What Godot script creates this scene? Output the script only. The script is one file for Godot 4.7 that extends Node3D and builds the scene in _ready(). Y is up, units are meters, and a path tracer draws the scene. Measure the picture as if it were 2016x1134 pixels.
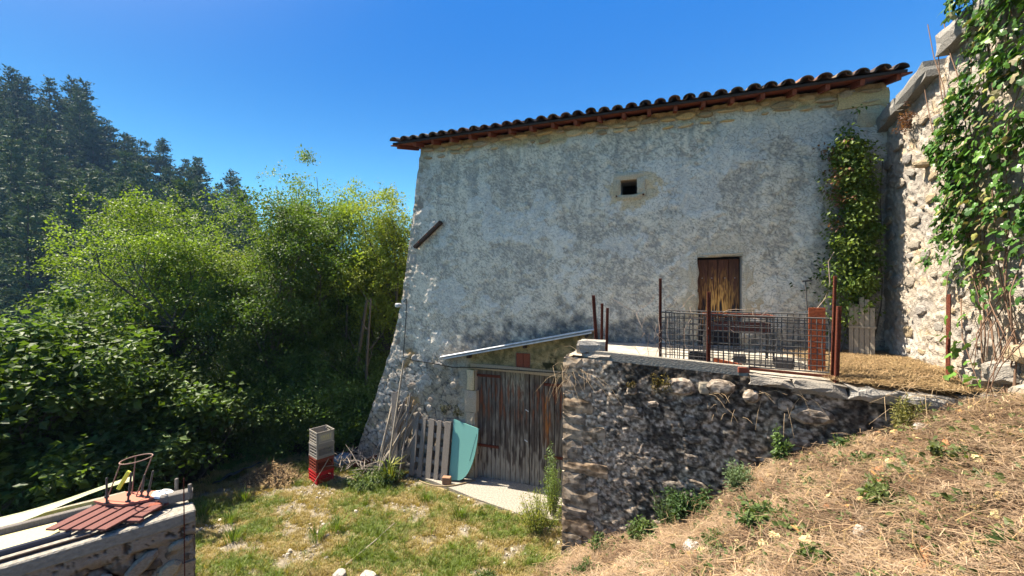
extends Node3D
# An old stone barn above a yard: x right, y up (0 is the yard), z towards the viewer; all in metres.
const EYE := 3.93
var taken := {}
var barn_frame := Transform3D(Basis(Vector3.UP, deg_to_rad(-19.8)), Vector3(3.48, 0, -6.825))
var terrace_frame := Transform3D(Basis(Vector3.UP, deg_to_rad(-24.0)), Vector3(1.34, 0, -5.6))
var low_frame := Transform3D(Basis(Vector3.UP, deg_to_rad(43.66)), Vector3(-3.16, 0, -4.06))
var noise_a := FastNoiseLite.new()
var noise_b := FastNoiseLite.new()
var noise_c := FastNoiseLite.new()
var cell := FastNoiseLite.new()
var cell_value := FastNoiseLite.new()
var tex := {}
var M := {}


# Collects shapes; corners are listed counter-clockwise as seen from outside.
class Shape:
	var v := PackedVector3Array()
	var n := PackedVector3Array()
	var c := PackedColorArray()
	var t := PackedVector2Array()
	var i := PackedInt32Array()
	var col := Color.WHITE
	var uv := Vector4(1, 0, 1, 0)

	func vert(p: Vector3, nn: Vector3, k: Color) -> int:
		v.append(p)
		n.append(nn)
		c.append(k)
		t.append(Vector2(p.x * uv.x + uv.y, p.y * uv.z + uv.w))
		return v.size() - 1

	func tri(a: Vector3, b: Vector3, d: Vector3) -> void:
		var nn := (b - a).cross(d - a).normalized()
		var k := vert(a, nn, col)
		vert(b, nn, col)
		vert(d, nn, col)
		i.append_array([k, k + 2, k + 1])

	func quad(a: Vector3, b: Vector3, d: Vector3, e: Vector3) -> void:
		var nn := (d - a).cross(e - b).normalized()
		var k := vert(a, nn, col)
		vert(b, nn, col)
		vert(d, nn, col)
		vert(e, nn, col)
		i.append_array([k, k + 2, k + 1, k, k + 3, k + 2])

	# a box with chamfered edges
	func box(x: Transform3D, size: Vector3, bevel := 0.0) -> void:
		var h := size / 2.0
		var e := minf(bevel, minf(h.x, minf(h.y, h.z)) * 0.6)
		if e <= 0.0:
			var q := func(a: Vector3, b: Vector3, d: Vector3, g: Vector3): quad(x * (a * h), x * (b * h), x * (d * h), x * (g * h))
			q.call(Vector3(-1, -1, 1), Vector3(1, -1, 1), Vector3(1, 1, 1), Vector3(-1, 1, 1))
			q.call(Vector3(1, -1, -1), Vector3(-1, -1, -1), Vector3(-1, 1, -1), Vector3(1, 1, -1))
			q.call(Vector3(1, -1, 1), Vector3(1, -1, -1), Vector3(1, 1, -1), Vector3(1, 1, 1))
			q.call(Vector3(-1, -1, -1), Vector3(-1, -1, 1), Vector3(-1, 1, 1), Vector3(-1, 1, -1))
			q.call(Vector3(-1, 1, 1), Vector3(1, 1, 1), Vector3(1, 1, -1), Vector3(-1, 1, -1))
			q.call(Vector3(-1, -1, -1), Vector3(1, -1, -1), Vector3(1, -1, 1), Vector3(-1, -1, 1))
			return
		for axis in 3:
			var b := (axis + 1) % 3
			var d := (axis + 2) % 3
			for s in [-1.0, 1.0]:
				var ring: Array[Vector3] = []
				for k in [[-1.0, -1.0], [1.0, -1.0], [1.0, 1.0], [-1.0, 1.0]]:
					var p := Vector3.ZERO
					p[axis] = s * h[axis]
					p[b] = k[0] * (h[b] - e)
					p[d] = k[1] * (h[d] - e)
					ring.append(x * p)
				if s > 0:
					quad(ring[0], ring[1], ring[2], ring[3])
				else:
					quad(ring[3], ring[2], ring[1], ring[0])
				for r in [-1.0, 1.0]:   # the chamfer between face (axis, s) and face (b, r)
					var p0 := Vector3.ZERO
					p0[axis] = s * h[axis]
					p0[b] = r * (h[b] - e)
					var p1 := Vector3.ZERO
					p1[axis] = s * (h[axis] - e)
					p1[b] = r * h[b]
					p0[d] = -(h[d] - e)
					p1[d] = p0[d]
					var p2 := p1
					p2[d] = -p1[d]
					var p3 := p0
					p3[d] = -p0[d]
					if s * r > 0:
						quad(x * p0, x * p1, x * p2, x * p3)
					else:
						quad(x * p3, x * p2, x * p1, x * p0)
		for sx in [-1.0, 1.0]:
			for sy in [-1.0, 1.0]:
				for sz in [-1.0, 1.0]:
					var a := x * Vector3(sx * h.x, sy * (h.y - e), sz * (h.z - e))
					var b := x * Vector3(sx * (h.x - e), sy * h.y, sz * (h.z - e))
					var d := x * Vector3(sx * (h.x - e), sy * (h.y - e), sz * h.z)
					if sx * sy * sz > 0:
						tri(a, b, d)
					else:
						tri(a, d, b)

	# a box from one corner to the other, in local axes
	func span(a: Vector3, b: Vector3, bevel := 0.0) -> void:
		box(Transform3D(Basis(), (a + b) / 2.0), (b - a).abs(), bevel)

	# a bar of square section between two points
	func bar(a: Vector3, b: Vector3, w: float, d: float, bevel := 0.0, up := Vector3.UP) -> void:
		var y := (b - a).normalized()
		var z := y.cross(up if absf(y.dot(up)) < 0.95 else Vector3.RIGHT).normalized()
		box(Transform3D(Basis(y.cross(z), y, z), (a + b) / 2.0), Vector3(w, a.distance_to(b), d), bevel)

	func tube(pts: Array, rads: Array, sides := 6, cap := true) -> void:
		var m := pts.size()
		var ref := Vector3.UP
		var first := v.size()
		for k in m:
			var dir: Vector3 = (pts[mini(k + 1, m - 1)] - pts[maxi(k - 1, 0)]).normalized()
			ref = Vector3.UP if absf(dir.y) < 0.9 else Vector3.RIGHT
			var xx := dir.cross(ref).normalized()
			var yy := xx.cross(dir).normalized()
			var r: float = rads[k] if rads.size() > k else rads[rads.size() - 1]
			for s in sides:
				var an := TAU * s / sides
				var o := xx * cos(an) + yy * sin(an)
				vert(pts[k] + o * r, o, col)
		for k in m - 1:
			for s in sides:
				var a := first + k * sides + s
				var b := first + k * sides + (s + 1) % sides
				i.append_array([a, b, a + sides, b, b + sides, a + sides])
		if cap:
			for e in [0, m - 1]:
				var dir: Vector3 = (pts[1] - pts[0]).normalized() * -1.0 if e == 0 else (pts[m - 1] - pts[m - 2]).normalized()
				var mid := vert(pts[e], dir, col)
				for s in sides:
					var a: int = first + e * sides + s
					var b: int = first + e * sides + (s + 1) % sides
					i.append_array([mid, b, a] if e == 0 else [mid, a, b])

	# a flat outline (counter-clockwise in x, y) given thickness along z
	func slab(x: Transform3D, outline: PackedVector2Array, z0: float, z1: float) -> void:
		var ids := Geometry2D.triangulate_polygon(outline)
		for k in range(0, ids.size(), 3):
			var a := outline[ids[k]]
			var b := outline[ids[k + 1]]
			var d := outline[ids[k + 2]]
			if (b - a).cross(d - a) < 0:
				var w := b
				b = d
				d = w
			tri(x * Vector3(a.x, a.y, z1), x * Vector3(b.x, b.y, z1), x * Vector3(d.x, d.y, z1))
			tri(x * Vector3(d.x, d.y, z0), x * Vector3(b.x, b.y, z0), x * Vector3(a.x, a.y, z0))
		for k in outline.size():
			var a := outline[k]
			var b := outline[(k + 1) % outline.size()]
			quad(x * Vector3(a.x, a.y, z0), x * Vector3(b.x, b.y, z0), x * Vector3(b.x, b.y, z1), x * Vector3(a.x, a.y, z1))

	func mesh() -> ArrayMesh:
		var a := []
		a.resize(Mesh.ARRAY_MAX)
		a[Mesh.ARRAY_VERTEX] = v
		a[Mesh.ARRAY_NORMAL] = n
		a[Mesh.ARRAY_COLOR] = c
		a[Mesh.ARRAY_TEX_UV] = t
		a[Mesh.ARRAY_INDEX] = i
		var m := ArrayMesh.new()
		m.add_surface_from_arrays(Mesh.PRIMITIVE_TRIANGLES, a)
		return m


# A sheet with real relief: f(u, v) gives [point, colour]; cells inside a hole (Rect2 in u, v) are left open.
func relief(us: PackedFloat32Array, vs: PackedFloat32Array, f: Callable, holes: Array = []) -> ArrayMesh:
	var s := Shape.new()
	var w := us.size()
	var h := vs.size()
	s.v.resize(w * h)
	s.n.resize(w * h)
	s.c.resize(w * h)
	s.t.resize(w * h)
	for b in h:
		for a in w:
			var r: Array = f.call(us[a], vs[b])
			s.v[b * w + a] = r[0]
			s.c[b * w + a] = r[1]
			s.t[b * w + a] = Vector2(us[a], vs[b])
	for b in h:
		for a in w:
			var du := s.v[b * w + mini(a + 1, w - 1)] - s.v[b * w + maxi(a - 1, 0)]
			var dv := s.v[mini(b + 1, h - 1) * w + a] - s.v[maxi(b - 1, 0) * w + a]
			var nn := du.cross(dv)
			s.n[b * w + a] = nn.normalized() if nn.length_squared() > 1e-14 else Vector3(0, 0, 1)
	for b in h - 1:
		for a in w - 1:
			var mid := Vector2((us[a] + us[a + 1]) / 2.0, (vs[b] + vs[b + 1]) / 2.0)
			var open := false
			for r: Rect2 in holes:
				open = open or r.has_point(mid)
			var k := b * w + a
			if not open and (s.v[k].distance_squared_to(s.v[k + 1]) > 1e-9 or s.v[k + w].distance_squared_to(s.v[k + w + 1]) > 1e-9):
				s.i.append_array([k, k + w, k + 1, k + 1, k + w, k + w + 1])
	return s.mesh()


func steps(a: float, b: float, d: float, must: Array = []) -> PackedFloat32Array:
	var out: Array = []
	var n := maxi(1, int(ceil((b - a) / d)))
	for k in n + 1:
		out.append(lerpf(a, b, float(k) / n))
	for m: float in must:
		var best := 0
		for k in out.size():
			if absf(out[k] - m) < absf(out[best] - m):
				best = k
		out[best] = m
	out.sort()
	return PackedFloat32Array(out)


func numbered(called: String) -> String:
	var k: int = taken.get(called, 0)
	taken[called] = k + 1
	return called if k == 0 else "%s_%03d" % [called, k]


func thing(called: String, label: String, category: String, x := Transform3D(), group := "") -> Node3D:
	var o := Node3D.new()
	o.name = numbered(called)
	o.transform = x
	add_child(o)
	tag(o, label, category, group)
	return o


func tag(o: Node3D, label: String, category: String, group := "") -> void:
	o.set_meta("label", label)
	o.set_meta("category", category)
	if group:
		o.set_meta("group", group)


func obj(called: String, m: Mesh, material: Material, parent: Node3D = null, x := Transform3D()) -> MeshInstance3D:
	var o := MeshInstance3D.new()
	o.mesh = m
	o.material_override = material
	o.transform = x
	if parent == null:
		o.name = numbered(called)
		add_child(o)
	else:
		o.name = called
		parent.add_child(o, true)
	return o


func node(called: String, parent: Node3D) -> Node3D:
	var o := Node3D.new()
	o.name = called
	parent.add_child(o, true)
	return o


func kind(o: Node3D, k: String) -> Node3D:
	o.set_meta("kind", k)
	return o


func many(called: String, m: Mesh, material: Material, places: Array, tints: Array, parent: Node3D = null) -> MultiMeshInstance3D:
	var mm := MultiMesh.new()
	mm.transform_format = MultiMesh.TRANSFORM_3D
	mm.use_colors = true
	mm.mesh = m
	mm.instance_count = places.size()
	for k in places.size():
		mm.set_instance_transform(k, places[k])
		mm.set_instance_color(k, tints[k])
	var o := MultiMeshInstance3D.new()
	o.multimesh = mm
	o.material_override = material
	kind(o, "stuff")
	if parent == null:
		o.name = numbered(called)
		add_child(o)
	else:
		o.name = called
		parent.add_child(o, true)
	return o


func random(s: int) -> RandomNumberGenerator:
	var r := RandomNumberGenerator.new()
	r.seed = s
	return r


func lin(r: float, g: float, b: float) -> Color:
	return Color(r, g, b).linear_to_srgb()


func noise_tex(called: String, freq: float, kind_of: int, octaves: int, lo: Color, hi: Color, size := 512, s := 1) -> NoiseTexture2D:
	var n := FastNoiseLite.new()
	n.seed = s
	n.noise_type = kind_of
	n.frequency = freq
	n.fractal_octaves = octaves
	var g := Gradient.new()
	g.set_color(0, lo)
	g.set_color(1, hi)
	var t := NoiseTexture2D.new()
	t.width = size
	t.height = size
	t.seamless = true
	t.noise = n
	t.color_ramp = g
	tex[called] = t
	return t


func mat(called: String, c: Color, rough := 0.9, tone := "", scale := Vector3.ONE, bump := "", depth := 0.0, world := true) -> StandardMaterial3D:
	var m := StandardMaterial3D.new()
	m.resource_name = called
	m.albedo_color = c
	m.roughness = rough
	m.metallic_specular = 0.3
	m.vertex_color_use_as_albedo = true
	if tone or bump:
		m.uv1_triplanar = true
		m.uv1_world_triplanar = world
		m.uv1_scale = scale
	if tone:
		m.albedo_texture = tex[tone]
	if bump:
		m.heightmap_enabled = true
		m.heightmap_texture = tex[bump]
		m.heightmap_scale = depth
	M[called] = m
	return m


func leafy(called: String, c: Color, through: float, rough := 0.55) -> StandardMaterial3D:
	var m := mat(called, c, rough)
	m.metallic_specular = 0.4
	m.backlight_enabled = true
	m.backlight = Color(through, through, through * 0.35).linear_to_srgb()
	m.cull_mode = BaseMaterial3D.CULL_DISABLED
	return m


func bank_height(x: float, z: float) -> float:
	var low := 0.30 * smoothstep(3.0, 2.0, x) * smoothstep(3.2, 4.8, z)
	return 2.33 + 0.451 * x - 0.402 * z - low


func ground_height(x: float, z: float) -> float:   # z counts away from the viewer here
	var zz := maxf(z, -1.0)
	var xx := minf(x, 4.6 + maxf(0.0, 3.0 - zz) * 0.3)
	var slope := bank_height(xx, zz) + 0.06 * noise_b.get_noise_2d(x * 24.0, z * 24.0) + 0.05 * noise_a.get_noise_2d(x * 55.0, z * 55.0)
	var yard := 0.04 * noise_a.get_noise_2d(x * 30.0 + 90.0, z * 30.0) - 0.02
	if z > 10.0:
		yard -= 1.6 * smoothstep(10.0, 17.0, z)
	var k := 0.12
	var t := clampf(0.5 + 0.5 * (slope - yard) / k, 0.0, 1.0)
	return lerpf(yard, slope, t) + k * t * (1.0 - t)


func slope_share(x: float, z: float) -> float:   # 1 on the strawy bank, 0 on the yard
	var slope := bank_height(minf(x, 4.6), z)
	return smoothstep(-0.05, 0.4, slope + 0.3 * noise_a.get_noise_2d(x * 60.0, z * 60.0))


func on_ground(x: float, z: float, up := 0.0) -> Vector3:
	return Vector3(x, ground_height(x, z) + up, -z)


func _ready() -> void:
	# --- camera, sky, sun, exposure ---
	var cam := Camera3D.new()
	cam.name = "camera"
	cam.position = Vector3(0, EYE, 0)
	cam.fov = rad_to_deg(2.0 * atan(567.0 / 800.0))
	cam.near = 0.05
	cam.far = 900.0
	add_child(cam)
	cam.current = true
	var sky_material := ProceduralSkyMaterial.new()
	sky_material.sky_top_color = Color(0.065, 0.272, 0.492)
	sky_material.sky_horizon_color = Color(0.47, 0.77, 0.83)
	sky_material.sky_curve = 0.1
	sky_material.sky_energy_multiplier = 1.0
	sky_material.ground_bottom_color = Color(0.35, 0.32, 0.25)
	sky_material.ground_horizon_color = Color(0.55, 0.62, 0.62)
	sky_material.sun_angle_max = 80.0
	sky_material.sun_curve = 0.2
	var env := Environment.new()
	env.background_mode = Environment.BG_SKY
	env.sky = Sky.new()
	env.sky.sky_material = sky_material
	env.tonemap_mode = Environment.TONE_MAPPER_LINEAR
	env.tonemap_exposure = 3.8
	env.sdfgi_enabled = true
	env.ssao_enabled = true
	env.ssil_enabled = true
	env.fog_enabled = true
	env.fog_light_color = Color(0.62, 0.78, 1.0)
	env.fog_density = 0.0003
	var we := WorldEnvironment.new()
	we.name = "daylight"
	we.environment = env
	add_child(we)
	var sun := DirectionalLight3D.new()
	sun.name = "sun"
	var to_sun := Vector3(-0.944 * cos(deg_to_rad(59.0)), sin(deg_to_rad(59.0)), -0.3305 * cos(deg_to_rad(59.0)))
	sun.basis = Basis.looking_at(-to_sun)
	sun.light_energy = 1.5
	sun.light_color = Color(1.0, 0.955, 0.88)
	sun.light_angular_distance = 0.5
	sun.shadow_enabled = true
	add_child(sun)

	noise_a.seed = 3
	noise_a.frequency = 0.01
	noise_a.fractal_octaves = 4
	noise_b.seed = 11
	noise_b.frequency = 0.05
	noise_b.fractal_octaves = 4
	noise_c.seed = 23
	noise_c.noise_type = FastNoiseLite.TYPE_SIMPLEX_SMOOTH
	noise_c.frequency = 0.2
	noise_c.fractal_type = FastNoiseLite.FRACTAL_RIDGED
	noise_c.fractal_octaves = 3
	for q in [cell, cell_value]:
		q.seed = 5
		q.noise_type = FastNoiseLite.TYPE_CELLULAR
		q.frequency = 1.0
		q.cellular_jitter = 1.0
		q.fractal_type = FastNoiseLite.FRACTAL_NONE
	cell.cellular_return_type = FastNoiseLite.RETURN_DISTANCE2_SUB
	cell_value.cellular_return_type = FastNoiseLite.RETURN_CELL_VALUE
	make_materials()
	make_land()
	make_barn()
	make_terrace()
	make_boundary_wall()
	make_low_wall()
	make_trees()
	make_hill_trees()
	make_fence()
	make_yard_things()
	make_climbers()
	make_weeds()
	make_ground_cover()


func make_materials() -> void:
	noise_tex("grain", 0.08, FastNoiseLite.TYPE_SIMPLEX_SMOOTH, 5, Color(0.86, 0.86, 0.86), Color(1, 1, 1), 512, 1)
	noise_tex("coarse", 0.03, FastNoiseLite.TYPE_SIMPLEX_SMOOTH, 6, Color(0.72, 0.72, 0.72), Color(1, 1, 1), 512, 2)
	noise_tex("rough", 0.05, FastNoiseLite.TYPE_SIMPLEX_SMOOTH, 6, Color.BLACK, Color.WHITE, 512, 3)
	noise_tex("pits", 0.045, FastNoiseLite.TYPE_CELLULAR, 3, Color.WHITE, Color.BLACK, 512, 4)
	noise_tex("rusty", 0.035, FastNoiseLite.TYPE_SIMPLEX_SMOOTH, 5, Color(0.6, 0.52, 0.48), Color(1.0, 0.97, 0.94), 256, 6)
	var lichen := noise_tex("lichen", 0.028, FastNoiseLite.TYPE_SIMPLEX_SMOOTH, 6, Color(0.46, 0.44, 0.42), Color(1, 1, 1), 1024, 8)
	lichen.color_ramp.set_offset(0, 0.3)
	lichen.color_ramp.set_offset(1, 0.7)
	var strokes := noise_tex("strokes", 0.022, FastNoiseLite.TYPE_SIMPLEX_SMOOTH, 4, Color(1, 1, 1), Color(0.52, 0.51, 0.49), 1024, 31)
	var sn := strokes.noise as FastNoiseLite
	sn.fractal_type = FastNoiseLite.FRACTAL_RIDGED
	sn.domain_warp_enabled = true
	sn.domain_warp_amplitude = 26.0
	sn.domain_warp_frequency = 0.02
	strokes.color_ramp.set_offset(0, 0.70)
	strokes.color_ramp.set_offset(1, 0.97)
	noise_tex("speckle", 0.16, FastNoiseLite.TYPE_SIMPLEX_SMOOTH, 3, Color(0.82, 0.82, 0.82), Color(1, 1, 1), 512, 33)
	var pl := mat("plaster", Color.WHITE, 0.95, "strokes", Vector3(0.52, 0.52, 0.52), "strokes", -2.0)
	pl.detail_enabled = true
	pl.detail_blend_mode = BaseMaterial3D.BLEND_MODE_MUL
	pl.detail_albedo = tex.speckle
	pl.detail_uv_layer = BaseMaterial3D.DETAIL_UV_2
	pl.uv2_triplanar = true
	pl.uv2_world_triplanar = true
	pl.uv2_scale = Vector3(0.9, 0.9, 0.9)
	mat("lichened_masonry", Color.WHITE, 0.95, "lichen", Vector3(0.5, 0.5, 0.5), "rough", 1.0)
	mat("masonry", Color.WHITE, 0.95, "grain", Vector3(1.6, 1.6, 1.6), "rough", 1.0)
	mat("earth", Color.WHITE, 1.0, "coarse", Vector3(1.3, 1.3, 1.3), "rough", 1.5)
	mat("concrete", lin(0.33, 0.30, 0.25), 0.95, "coarse", Vector3(1.5, 1.5, 1.5), "rough", 0.8)
	mat("stone", Color.WHITE, 0.92, "coarse", Vector3(2.3, 2.3, 2.3), "rough", 1.0)
	mat("dark", lin(0.02, 0.018, 0.016), 1.0)
	mat("rust", lin(0.16, 0.05, 0.03), 0.85, "rusty", Vector3(4, 4, 4), "rough", 0.4)
	mat("orange_rust", lin(0.42, 0.12, 0.05), 0.8, "rusty", Vector3(3, 3, 3), "rough", 0.2)
	mat("wire", lin(0.075, 0.07, 0.066), 0.6)
	mat("red_wood", lin(0.30, 0.095, 0.055), 0.8, "rusty", Vector3(5, 5, 5), "rough", 0.3)
	mat("dull_red_wood", lin(0.15, 0.062, 0.052), 0.8, "grain", Vector3(4, 4, 4), "rough", 0.3)
	mat("grey_wood", lin(0.27, 0.24, 0.21), 0.9, "coarse", Vector3(9, 1.2, 9), "rough", 0.6)
	mat("pale_wood", lin(0.42, 0.36, 0.28), 0.9, "coarse", Vector3(9, 1.2, 9), "rough", 0.5)
	mat("dark_wood", lin(0.06, 0.042, 0.035), 0.9, "coarse", Vector3(6, 2, 6), "rough", 0.6)
	mat("bark", lin(0.115, 0.098, 0.078), 0.95, "coarse", Vector3(3, 1, 3), "rough", 2.0)
	mat("pine_bark", lin(0.11, 0.075, 0.055), 0.95)
	mat("tile", Color.WHITE, 0.85, "coarse", Vector3(3, 3, 3), "rough", 0.5)
	mat("sheet", lin(0.62, 0.62, 0.62), 0.6, "coarse", Vector3(0.8, 0.8, 0.8))
	mat("plain", Color.WHITE, 0.7)
	mat("plastic", Color.WHITE, 0.5)
	mat("teal", lin(0.19, 0.44, 0.39), 0.6, "grain", Vector3(1.1, 1.1, 1.1))
	mat("rubber", lin(0.015, 0.015, 0.016), 0.5)
	mat("straw", Color.WHITE, 0.85)
	M.straw.cull_mode = BaseMaterial3D.CULL_DISABLED
	leafy("leaf", Color.WHITE, 0.9)
	leafy("grass", Color.WHITE, 0.7)
	leafy("needles", Color.WHITE, 0.3, 0.7)
	leafy("ivy", Color.WHITE, 0.4, 0.4)
	leafy("clear_sheet", lin(0.42, 0.44, 0.27), 0.8, 0.5)


# --- ground, yard, hill ---
func make_land() -> void:
	var f := func(x: float, z: float) -> Array:
		var y := ground_height(x, z)
		var edge := minf(minf(x + 9.5, 6.2 - x), minf(z + 1.5, 12.5 - z))
		y -= 0.35 * (1.0 - smoothstep(0.0, 0.5, edge))
		var bank := slope_share(x, z)
		var n1 := noise_b.get_noise_2d(x * 14.0, z * 22.0)
		var n2 := noise_a.get_noise_2d(x * 160.0, z * 160.0)
		var n3 := noise_b.get_noise_2d(x * 120.0 + 40.0, z * 120.0)
		y += 0.012 * n3 + 0.02 * n2
		var green := Color(0.085, 0.10, 0.03)
		var dry := Color(0.33, 0.26, 0.14)
		var gravel := Color(0.28, 0.24, 0.175)
		var c := green.lerp(dry, smoothstep(-0.25, 0.2, n1 + n3 * 0.4))
		c = c.lerp(gravel, smoothstep(0.1, 0.35, n2 * 0.8 + n1 * 0.9 - 0.05))
		c = c.lerp(Color(0.06, 0.038, 0.022).lerp(Color(0.15, 0.10, 0.062), clampf(0.5 + n3 + n1, 0, 1)), bank)
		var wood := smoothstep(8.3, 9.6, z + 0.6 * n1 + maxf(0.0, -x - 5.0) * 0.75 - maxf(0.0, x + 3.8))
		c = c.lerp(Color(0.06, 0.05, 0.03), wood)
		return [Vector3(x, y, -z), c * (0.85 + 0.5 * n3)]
	var xs := steps(-9.5, 6.2, 0.05)
	var zs := steps(-1.5, 12.5, 0.055)
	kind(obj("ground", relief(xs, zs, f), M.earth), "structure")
	# the wide land round it and the hillside: one sheet to the horizon
	var far_x := PackedFloat32Array()
	for k in 121:
		var t := (k - 60) / 60.0
		far_x.append(signf(t) * (absf(t) * 50.0 + pow(absf(t), 4.0) * 600.0))
	var far_z := PackedFloat32Array()
	for k in 121:
		var t := (k - 40) / 80.0
		far_z.append(signf(t) * (absf(t) * 60.0 + pow(absf(t), 4.0) * 640.0))
	var g := func(x: float, z: float) -> Array:
		var y := land_height(x, z)
		var n := noise_b.get_noise_2d(x * 4.0, z * 4.0)
		return [Vector3(x, y, -z), Color(0.045, 0.05, 0.022) * (1.0 + 0.5 * n)]
	kind(obj("hillside", relief(far_x, far_z, g), M.earth), "structure")
	# concrete apron before the barn doors
	var s := Shape.new()
	var o := PackedVector2Array([Vector2(-5.95, -0.1), Vector2(-5.9, 0.25), Vector2(-5.2, 0.42), Vector2(-4.2, 0.72), Vector2(-3.2, 0.95), Vector2(-2.35, 0.9), Vector2(-2.2, -0.1)])
	var flat := PackedVector2Array()
	for p in o:
		flat.append(Vector2(p.x, -p.y))
	s.slab(barn_frame * Transform3D(Basis(Vector3.RIGHT, -PI / 2), Vector3.ZERO), flat, -0.2, 0.025)
	kind(obj("concrete_apron", s.mesh(), M.concrete), "structure")


func land_height(x: float, z: float) -> float:
	var y := -0.45
	if z < 12.5 and z > -1.5 and x > -9.5 and x < 6.2:
		y = minf(ground_height(x, z), ground_height(x + 0.8, z)) - 0.5
	elif z < 0.0:
		y = ground_height(clampf(x, -9.0, 4.0), -1.0) - 0.4
	if z > 10.0:
		y -= 2.0 * smoothstep(10.0, 18.0, z)
	var ridge := clampf(3.5 + 0.62 * minf(-56.0 - x, 39.0) + 0.42 * maxf(-95.0 - x, 0.0), -4.0, 95.0)
	var up := clampf((z - 28.0) / 72.0, 0.0, 1.0) - 0.4 * clampf((z - 104.0) / 120.0, 0.0, 1.0)
	y += (ridge + 4.0) * maxf(up, 0.0) * smoothstep(20.0, 40.0, z)
	if z > 28.0:
		y += 1.5 * noise_a.get_noise_2d(x * 3.0, z * 3.0)
	return y


# --- stones: an irregular outline bulged towards +z, about 40 faces ---
func stone_mesh(r: RandomNumberGenerator, w: float, h: float, depth: float, sides := 9, square := 0.0) -> ArrayMesh:
	var s := Shape.new()
	var rim: Array[Vector3] = []
	var mid: Array[Vector3] = []
	var face: Array[Vector3] = []
	var turn := r.randf() * TAU
	for k in sides:
		var a := turn + TAU * (k + r.randf_range(-0.25, 0.25)) / sides
		var e := Vector2(cos(a), sin(a))
		var sq := e / maxf(absf(e.x), absf(e.y))
		e = e.lerp(sq, square) * r.randf_range(0.86, 1.05)
		rim.append(Vector3(e.x * w / 2, e.y * h / 2, -depth * 0.5))
		mid.append(Vector3(e.x * w / 2 * 1.0, e.y * h / 2 * 1.0, depth * r.randf_range(0.1, 0.4)))
		face.append(Vector3(e.x * w / 2 * 0.72, e.y * h / 2 * 0.72, depth * r.randf_range(0.75, 1.05)))
	var top := Vector3(r.randf_range(-0.1, 0.1) * w, r.randf_range(-0.1, 0.1) * h, depth * r.randf_range(0.85, 1.15))
	for k in sides:
		var j := (k + 1) % sides
		s.quad(rim[k], rim[j], mid[j], mid[k])
		s.quad(mid[k], mid[j], face[j], face[k])
		s.tri(face[k], face[j], top)
	return s.mesh()


# a hewn block with an uneven front
func block_mesh(r: RandomNumberGenerator, size: Vector3, wear: float) -> ArrayMesh:
	var s := Shape.new()
	var h := size / 2.0
	var nx := 4
	var ny := 3
	var pts: Array[Vector3] = []
	for b in ny + 1:
		for a in nx + 1:
			var edge := 1.0 if a == 0 or a == nx or b == 0 or b == ny else 0.0
			pts.append(Vector3(lerpf(-h.x, h.x, float(a) / nx) + r.randf_range(-wear, wear), lerpf(-h.y, h.y, float(b) / ny) + r.randf_range(-wear, wear) * 0.7, h.z - edge * wear * r.randf_range(0.5, 2.0) + r.randf_range(-wear, wear) * 0.5))
	for b in ny:
		for a in nx:
			var k := b * (nx + 1) + a
			if r.randf() < 0.5:
				s.tri(pts[k], pts[k + 1], pts[k + nx + 2])
				s.tri(pts[k], pts[k + nx + 2], pts[k + nx + 1])
			else:
				s.tri(pts[k], pts[k + 1], pts[k + nx + 1])
				s.tri(pts[k + 1], pts[k + nx + 2], pts[k + nx + 1])
	var loop: Array[Vector3] = []
	for a in nx:
		loop.append(pts[a])
	for b in ny:
		loop.append(pts[b * (nx + 1) + nx])
	for a in nx:
		loop.append(pts[ny * (nx + 1) + nx - a])
	for b in ny:
		loop.append(pts[(ny - b) * (nx + 1)])
	var back: Array[Vector3] = []
	for p in loop:
		back.append(Vector3(clampf(p.x, -h.x, h.x), clampf(p.y, -h.y, h.y), -h.z))
	for k in loop.size():
		var j := (k + 1) % loop.size()
		s.quad(back[k], back[j], loop[j], loop[k])
	return s.mesh()


func stone_tones(called: String, list: Array) -> Array:
	var out := []
	for k in list.size():
		var m: StandardMaterial3D = M.stone.duplicate()
		m.resource_name = "%s_%d" % [called, k]
		m.albedo_color = (list[k] as Color).linear_to_srgb()
		m.vertex_color_use_as_albedo = false
		out.append(m)
	return out


func barn_left(v: float) -> float:
	if v > 3.56:
		return lerpf(-6.29, -5.775, (v - 3.56) / 3.41)
	if v > 1.37:
		return lerpf(-6.97, -6.29, (v - 1.37) / 2.19) + 0.03 * sin((v - 1.37) / 2.19 * PI)
	return lerpf(-7.5, -6.97, v / 1.37)


func barn_front(u: float, v: float) -> float:   # how far the wall's face stands out
	return 0.10 * (1.0 - smoothstep(0.0, 3.0, v)) * smoothstep(-4.4, -5.4, u)


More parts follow.
